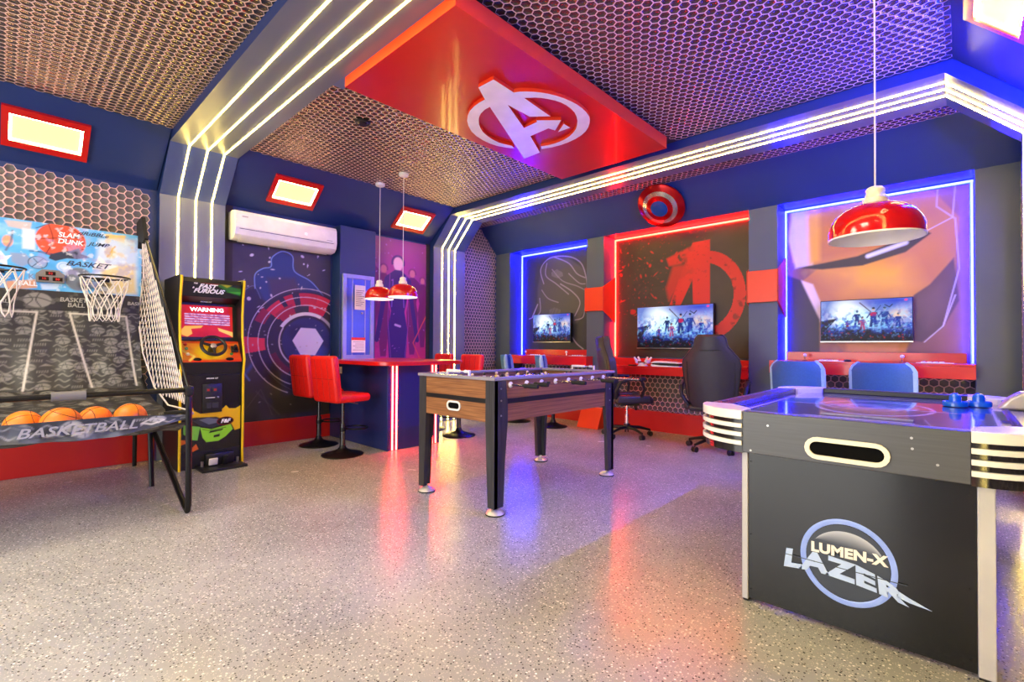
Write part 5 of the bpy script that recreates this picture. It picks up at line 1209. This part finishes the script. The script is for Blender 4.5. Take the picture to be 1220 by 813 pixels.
# ball return slots
def slot(nm, c, w, h, th, ring_w, axis_u, nrm, mring, par, inner):
    """capsule ring + dark recess; c centre, axis_u horizontal direction, nrm outwards"""
    u_ = Vector(axis_u); n_ = Vector(nrm); z_ = Vector((0, 0, 1)); c = Vector(c)
    def cap(w, h, k=9):
        r = h/2; P_ = []
        for a in np.linspace(-PI/2, PI/2, k): P_.append((w/2-r+r*math.cos(a), r*math.sin(a)))
        for a in np.linspace(PI/2, 3*PI/2, k): P_.append((-w/2+r+r*math.cos(a), r*math.sin(a)))
        return P_
    b = B(); O = cap(w, h); I = cap(w-2*ring_w, h-2*ring_w)
    def P3(p, d): return c+u_*p[0]+z_*p[1]+n_*d
    ro = [b.bm.verts.new(P3(p, 0)) for p in O]; r1 = [b.bm.verts.new(P3(p, th)) for p in O]; r2_ = [b.bm.verts.new(P3(p, th)) for p in I]; r3 = [b.bm.verts.new(P3(p, 0)) for p in I]
    n = len(O)
    for A_, B_ in ((ro, r1), (r1, r2_), (r2_, r3)):
        for i in range(n): b.bm.faces.new((A_[i], A_[(i+1) % n], B_[(i+1) % n], B_[i]))
    bmesh.ops.recalc_face_normals(b.bm, faces=b.bm.faces)
    o = b.build(nm, mring, par)
    b = B(); b.poly([P3(p, 0.0008) for p in I]); b.build('slot_opening', inner, o, smooth=False)
    return o
M_void = mat('dark_opening', '08080a', 0.9, spec=0.1)
slot('ball_return', (0.0, -HY-0.001, 0.698), 0.150, 0.070, 0.008, 0.013, (1, 0, 0), (0, -1, 0), M_white, T, M_void)
# rods
M_p1 = mat('yellow_figure', 'e8c060', 0.4); M_p2 = mat('white_figure', 'd8d4d8', 0.4); M_skin = mat('figure_head', 'e8c8a0', 0.4)
teams = [0, 0, 1, 0, 1, 0, 1, 1]; cnt = [1, 2, 3, 5, 5, 3, 2, 1]
proto = [None, None]
def player(team):
    b = B(); b.box(-0.012, 0.012, -0.009, 0.009, -0.068, -0.045, 0).box(-0.010, 0.010, -0.007, 0.007, -0.045, -0.012, 0).box(-0.014, 0.014, -0.010, 0.010, -0.012, 0.022, 0, bev=0.004).sphere((0, 0, 0.036), 0.0125, 1, 12, 8)
    return b.build('player_figure', [M_p1 if team == 0 else M_p2, M_skin if team == 0 else M_black])
for k in range(8):
    y = -HY+0.155+k*(2*HY-0.31)/7; tm = teams[k]; sl = {0: 0.03, 1: -0.05, 2: 0.02, 3: 0.06, 4: -0.03, 5: 0.10, 6: 0.0, 7: 0.17}[k]
    a_, e_ = -HX-0.20+sl, HX+0.20+sl
    if tm == 0: e_ = HX+0.10+max(sl, -0.02)
    else: a_ = -HX-0.12+sl
    if k == 7: e_ = HX+0.345
    if k in (2, 4, 6): e_ = HX+0.06
    rod = fb(B().cyl((a_, y, 0.862), (e_, y, 0.862), 0.0075, n=12), 'rod', M_chrome)
    hxs = [e_] if tm == 0 else [a_]
    for h_ in hxs:
        s_ = 1 if h_ > 0 else -1
        B().lathe([(0, -0.005), (0.013, -0.003), (0.0165, 0.01), (0.0135, 0.03), (0.016, 0.06), (0.015, 0.10), (0.013, 0.118), (0, 0.12)], (h_ if s_ > 0 else h_-0.12, y, 0.862), 16, axis='x').build('handle', M_rubber, rod)
    if tm == 1: B().cyl((e_, y, 0.862), (e_+0.018, y, 0.862), 0.010, n=12).build('end_cap', M_black, rod)
    for s_ in (-1, 1):
        B().lathe([(0, 0), (0.02, 0), (0.022, 0.004), (0.017, 0.012), (0.010, 0.016), (0, 0.016)], (s_*(HX+0.0) if s_ > 0 else -HX-0.016, y, 0.862), 18, axis='x').build('bushing', M_white, rod)
    if proto[tm] is None: proto[tm] = player(tm); first = True
    else: first = False
    n = cnt[k]
    for i in range(n):
        x = (i-(n-1)/2)*(0.62/max(n, 2.2)) + sl*0.4
        o = proto[tm] if first and i == 0 else proto[tm].copy()
        if not (first and i == 0): COL.objects.link(o)
        o.parent = rod; o.location = (x, y, 0.862)
# bead score counters on both end rims
for sy, xa, xb in ((-1, -0.105, 0.145), (1, -0.02, 0.23)):
    y = sy*(HY-0.02)
    sc_ = fb(B().box(xa, xa+0.012, y-0.008, y+0.008, 0.917, 0.955).box(xb-0.012, xb, y-0.008, y+0.008, 0.917, 0.955).cyl((xa, y, 0.945), (xb, y, 0.945), 0.003), 'score_counter', M_white)
    for i in range(10):
        xx = xa+0.022+i*0.0165 + (0.045 if i > 7 else 0)
        B().lathe([(0, 0), (0.010, 0.001), (0.012, 0.007), (0.010, 0.013), (0, 0.014)], (xx-0.007, y, 0.945), 12, axis='x').build('bead', M_white, sc_)

# ================================================================== AIR HOCKEY TABLE
T = thing('air_hockey_table', (-0.345, 3.13, 0), 'black air hockey table with white striped rounded corners at the right of the room', 'game table')
AXH, AYH = 0.60, 0.885   # half sizes
Rr = 0.235; ZT = 0.842; ZB = 0.662
M_apron = wood('grey_apron_laminate', '424348', '494a4f', 0.35, 'Y')
M_hwhite = mat('corner_white_plastic', 'f0ebe0', 0.3, coat=0.3)
M_groove = mat('corner_black_groove', '18161a', 0.15, coat=0.5)
def hk(b, nm, m, par=None, **k): return b.build(nm, m, par or T, **k)
for sy in (-1, 1):
    y0 = sy*AYH; fa = hk(B().box(-AXH+Rr, AXH-Rr, min(y0, y0-sy*0.022), max(y0, y0-sy*0.022), ZB, ZT), 'end_apron', M_apron, bevel=0.003)
    hk(B().box(-AXH+Rr, AXH-Rr, min(y0-sy*0.022, y0-sy*0.085), max(y0-sy*0.022, y0-sy*(0.040 if sy < 0 else 0.07)), ZT-0.03, ZT), 'end_rail', M_apron if sy < 0 else M_black, bevel=0.003)
for sx in (-1, 1):
    x0 = sx*AXH; hk(B().box(min(x0, x0-sx*0.022), max(x0, x0-sx*0.022), -AYH+Rr, AYH-Rr, ZB, ZT), 'side_apron', M_apron, bevel=0.003)
    hk(B().box(min(x0-sx*0.022, x0-sx*0.10), max(x0-sx*0.022, x0-sx*0.10), -AYH+Rr-0.1, AYH-Rr+0.1, ZT-0.03, ZT), 'side_rail', mat('dark_violet_rail', '3c3a50', 0.25), bevel=0.003)
# striped corners
for sx in (-1, 1):
    for sy in (-1, 1):
        cx_, cy_ = sx*(AXH-Rr), sy*(AYH-Rr)
        angs = np.linspace(0, PI/2, 15)
        def arc(r, ext=0.0): return [(cx_+sx*r*math.cos(a), cy_+sy*r*math.sin(a)) for a in angs]
        cap = hk(B().prism(arc(Rr+0.012)+[(cx_, cy_+sy*(Rr-0.10)), (cx_-sx*0.0, cy_+sy*(Rr-0.115)), (cx_+sx*(Rr-0.115), cy_)], 'z', ZT-0.036, ZT+0.004), 'corner_guard', M_hwhite, bevel=0.003)
        def sector(b, ro, ri, z0, z1):
            L_ = [[b.bm.verts.new((x, y, z)) for x, y in arc(r)] for r, z in ((ro, z0), (ro, z1), (ri, z1), (ri, z0))]
            fs = [b.bm.faces.new((L_[i][k], L_[i][k+1], L_[(i+1) % 4][k+1], L_[(i+1) % 4][k])) for i in range(4) for k in range(len(angs)-1)]
            fs += [b.bm.faces.new([L_[i][k] for i in range(4)]) for k in (0, -1)]
            bmesh.ops.recalc_face_normals(b.bm, faces=fs); return b
        b = B(); sector(b, Rr-0.002, Rr-0.06, ZB-0.004, ZT-0.037); b.build('groove_backing', M_groove, cap)
        b = B()
        for z0, z1 in ((0.769, 0.788), (0.731, 0.750), (0.693, 0.712)): sector(b, Rr+0.012, Rr-0.001, z0, z1)
        b.build('white_band', M_hwhite, cap, bevel=0.002)
# playing surface
PWf, PLf = 2*(AXH-0.098), 2*(AYH-0.045)
im = Img(PWf, PLf, 0.006, '3c3468'); im.noise(2, 101, 0.4, 0.8, '54407c', 0.7)
c_ = (PWf/2, PLf/2)
for seg in ([(0.06, 0.25), (PWf-0.06, 0.25)], [(0.06, PLf-0.25), (PWf-0.06, PLf-0.25)], [(0.05, 0.12), (0.05, PLf-0.12)], [(PWf-0.05, 0.12), (PWf-0.05, PLf-0.12)], [(0.1, c_[1]), (PWf-0.1, c_[1])]): im.line(seg, 0.016, 'f0ecff', 1.0)
im.ring(c_[0], c_[1], 0.24, 0.02, 'd8d4ec', ay=1.5); im.ring(c_[0]-0.04, c_[1], 0.16, 0.02, 'a8a8d8', ay=1.0); im.ell(c_[0]-0.05, c_[1]+0.02, 0.11, 0.13, 'b8b8e8', 0.8); im.ell(c_[0]-0.05, c_[1]+0.02, 0.05, 0.08, '4c3c90', 0.8)
for dx in (0.08, 0.11, 0.14): im.line([(c_[0]+dx, c_[1]-0.08), (c_[0]+dx+0.04, c_[1]+0.10)], 0.014, 'e0dcf0')
for a in np.linspace(-2, 2, 12): im.ell(c_[0]+a*0.09, 0.25+0.035, 0.026, 0.016, 'e8e4f4', 0.9)
for i in range(18): im.ell(0.1+i*0.045, 0.10+0.02*math.sin(i), 0.005, 0.005, 'e8e4f4')
im.build('playing_surface', print_mat('air_hockey_surface', 0.12, coat=0.6), T, plane((-PWf/2, -PLf/2, 0.812), (1, 0, 0), (0, 1, 0)))
c8 = 0.14; ex, ey = AXH-0.03, AYH-0.03
hk(B().prism([(-ex+c8, -ey), (ex-c8, -ey), (ex, -ey+c8), (ex, ey-c8), (ex-c8, ey), (-ex+c8, ey), (-ex, ey-c8), (-ex, -ey+c8)], 'z', 0.70, 0.808), 'field_bed', M_black)
hk(B().box(-0.24, 0.24, AYH-0.074, AYH-0.0695, 0.814, 0.836), 'goal_slot', M_void)
gs = slot('goal_return', (0.013, -AYH-0.001, 0.722), 0.275, 0.088, 0.010, 0.017, (1, 0, 0), (0, -1, 0), M_cream, T, M_void)
for x, z in ((-0.262, 0.79), (0.21, 0.80), (0.212, 0.762), (0.28, 0.715), (-0.33, 0.675)): B().lathe([(0, 0.003), (0.003, 0.003), (0.0045, 0.001), (0.0045, 0), (0, 0)], (x, -AYH, z), 12, axis='y').xf(Matrix.Translation((0, 0, 0)) @ Matrix.Translation((0, -AYH, 0)) @ Matrix.Rotation(PI, 4, 'Z') @ Matrix.Translation((0, AYH, 0)) if False else Matrix.Identity(4)).build('screw', M_steel, T).location = (0, -0.003, 0)
# leg assemblies at both ends
M_alu = mat('grey_leg_plastic', 'b4b2b4', 0.35); M_legp = mat('black_glossy_leg_panel', '0e1014', 0.18, coat=0.3, noise=2)
for sy in (-1, 1):
    ya, yb = sorted((sy*(AYH-0.035), sy*(AYH-0.060)))
    lp = hk(B().box(-0.350, 0.378, ya, yb, 0.018, ZB-0.002), 'leg_panel', M_legp, bevel=0.002)
    for x0, x1 in ((-0.376, -0.351), (0.379, 0.424)):
        yc_, yd_ = sorted((sy*(AYH-0.028), sy*(AYH-0.125)))
        po = B().box(x0, x1, yc_, yd_, 0.012, ZB-0.002).build('leg_post', M_alu, lp, bevel=0.003)
        B().box(x0+0.002, x1-0.002, yc_+0.01, yd_-0.01, 0.0, 0.012).build('foot', M_rubber, lp)
    if sy < 0:
        for z in (0.06, 0.30, 0.62):
            for x in (-0.34, 0.36): B().lathe([(0, 0.002), (0.003, 0.0015), (0.0035, 0), (0, 0)], (x, ya-0.002, z), 10, axis='y').build('screw', M_blackm, lp)
# printed logo on the near leg panel
yl = -AYH+0.035
M_lring = mat('pale_blue_print', '8ca4ec', 0.35); M_lsil = mat('silver_blue_print', 'b4c8ec', 0.35); M_lin = mat('slate_print', '333a48', 0.4); M_lhi = mat('pale_grey_print', '8c90a0', 0.4)
lc = (0.01, 0.282)
b = B(); N_ = 48
pts_o = [(lc[0]+0.150*math.cos(a), lc[1]+0.158*math.sin(a)) for a in np.linspace(0, 2*PI, N_, endpoint=False)]
b.poly([(x, 0, z) for x, z in [(lc[0]+0.136*math.cos(a), lc[1]+0.143*math.sin(a)) for a in np.linspace(0, 2*PI, N_, endpoint=False)]]); b.build('logo_disc', M_lin, T, smooth=False).location = (0, yl-0.0010, 0)
b = B(); b.tube([(lc[0]+0.148*math.cos(a), 0, lc[1]+0.156*math.sin(a)) for a in np.linspace(0, 2*PI, 64, endpoint=False)], 0.0105, 6, closed=True); b.xf(Matrix.Diagonal((1, 0.12, 1, 1))); b.build('logo_ring', M_lring, T, smooth=False).location = (0, yl-0.0015, 0)
im = Img(0.22, 0.07, 0.003, '343b49'); im.mix(np.clip(im.Y/0.07, 0, 1)**1.5*0.8, 'c8ccd8')
def hlf(u_, v_):
    s_ = (u_/0.22-0.5)*2; top = 0.118*np.sqrt(np.clip(1-(s_*0.86)**2, 0, 1)); bot = 0.055-0.01*s_
    return (lc[0]+s_*0.108, yl-0.0014+0*u_, lc[1]+bot+(np.maximum(top, bot+0.001)-bot)*v_/0.07)
im.build('logo_sheen', M_gloss, T, hlf)
text('logo_lettering', 'LUMEN-X', 0.052, mat('cream_print', 'ece6dc', 0.4), T, frame((lc[0]+0.002, yl-0.0035, lc[1]+0.035), (1, 0, 0.04), (0, 0, 1)), 0.001, bold=0.0026, sx=1.06, space=1.05)
# big lettering with a swept tail
o = text('logo_lettering', 'LAZER', 0.100, M_lsil, T, Matrix.Identity(4), 0.001, bold=0.0052, sx=1.0, space=1.1)
co = [v.co.copy() for v in o.data.vertices]; x0 = min(c.x for c in co); x1 = max(c.x for c in co)
for v in o.data.vertices:
    t_ = (v.co.x-x0)/(x1-x0); xx = -0.205+t_*0.40
    zz = lc[1]-0.045 + 0.028*math.sin(t_*PI) - 0.035*t_ + v.co.y*(1.0-0.35*max(0, t_-0.6)/0.4) ; dd = v.co.z
    v.co = Vector((xx+v.co.y*0.12*(1-2*t_), yl-0.004-dd, zz))
b = B(); b.prism([(0.165, 0.205), (0.20, 0.195), (0.262, 0.188), (0.20, 0.212), (0.17, 0.226)], 'y', yl-0.005, yl-0.003); b.build('logo_tail', M_lsil, T, smooth=False)
b = B(); b.box(-0.205, 0.195, yl-0.0056, yl-0.0053, lc[1]-0.028, lc[1]-0.025); 
b.build('logo_cut_line', M_lin, T)
# pushers
M_blue = mat('blue_pusher_plastic', '0c6cc8', 0.18, coat=0.5)
for x, y, lb in ((-0.03, 3.50, 'blue air hockey pusher nearer the camera on the right of the table'), (0.062, 3.58, 'blue air hockey pusher behind the other one, closer to the right rail')):
    t = thing('hockey_pusher', (x, y, 0.813), lb, 'pusher', 'blue pushers')
    B().lathe([(0, 0.004), (0.046, 0.0), (0.052, 0.003), (0.053, 0.022), (0.049, 0.029), (0.042, 0.025), (0.036, 0.014), (0.026, 0.014)], n=36).build('base', M_blue, t)
    B().lathe([(0.026, 0.013), (0.025, 0.05), (0.021, 0.064), (0.010, 0.071), (0, 0.072)], n=28).build('knob', M_blue, t)
# silver scorer foot on the right rail
t = thing('score_unit_foot', (0.215, 3.22, ZT), 'silver wedge-shaped foot on the right rail of the air hockey table', 'bracket')
M_sil = mat('silver_plastic', 'b8b0ac', 0.3, metal=0.5)
B().prism([(-0.10, 0), (0.08, 0), (0.06, 0.055), (0.03, 0.085), (-0.02, 0.085), (-0.06, 0.055)], 'y', -0.055, 0.055).build('housing', M_sil, t, bevel=0.012, seg=3)
B().lathe([(0, 0.003), (0.008, 0.002), (0.009, 0), (0, 0)], (0, -0.058, 0.04), 12, axis='y').build('screw', M_black, t)
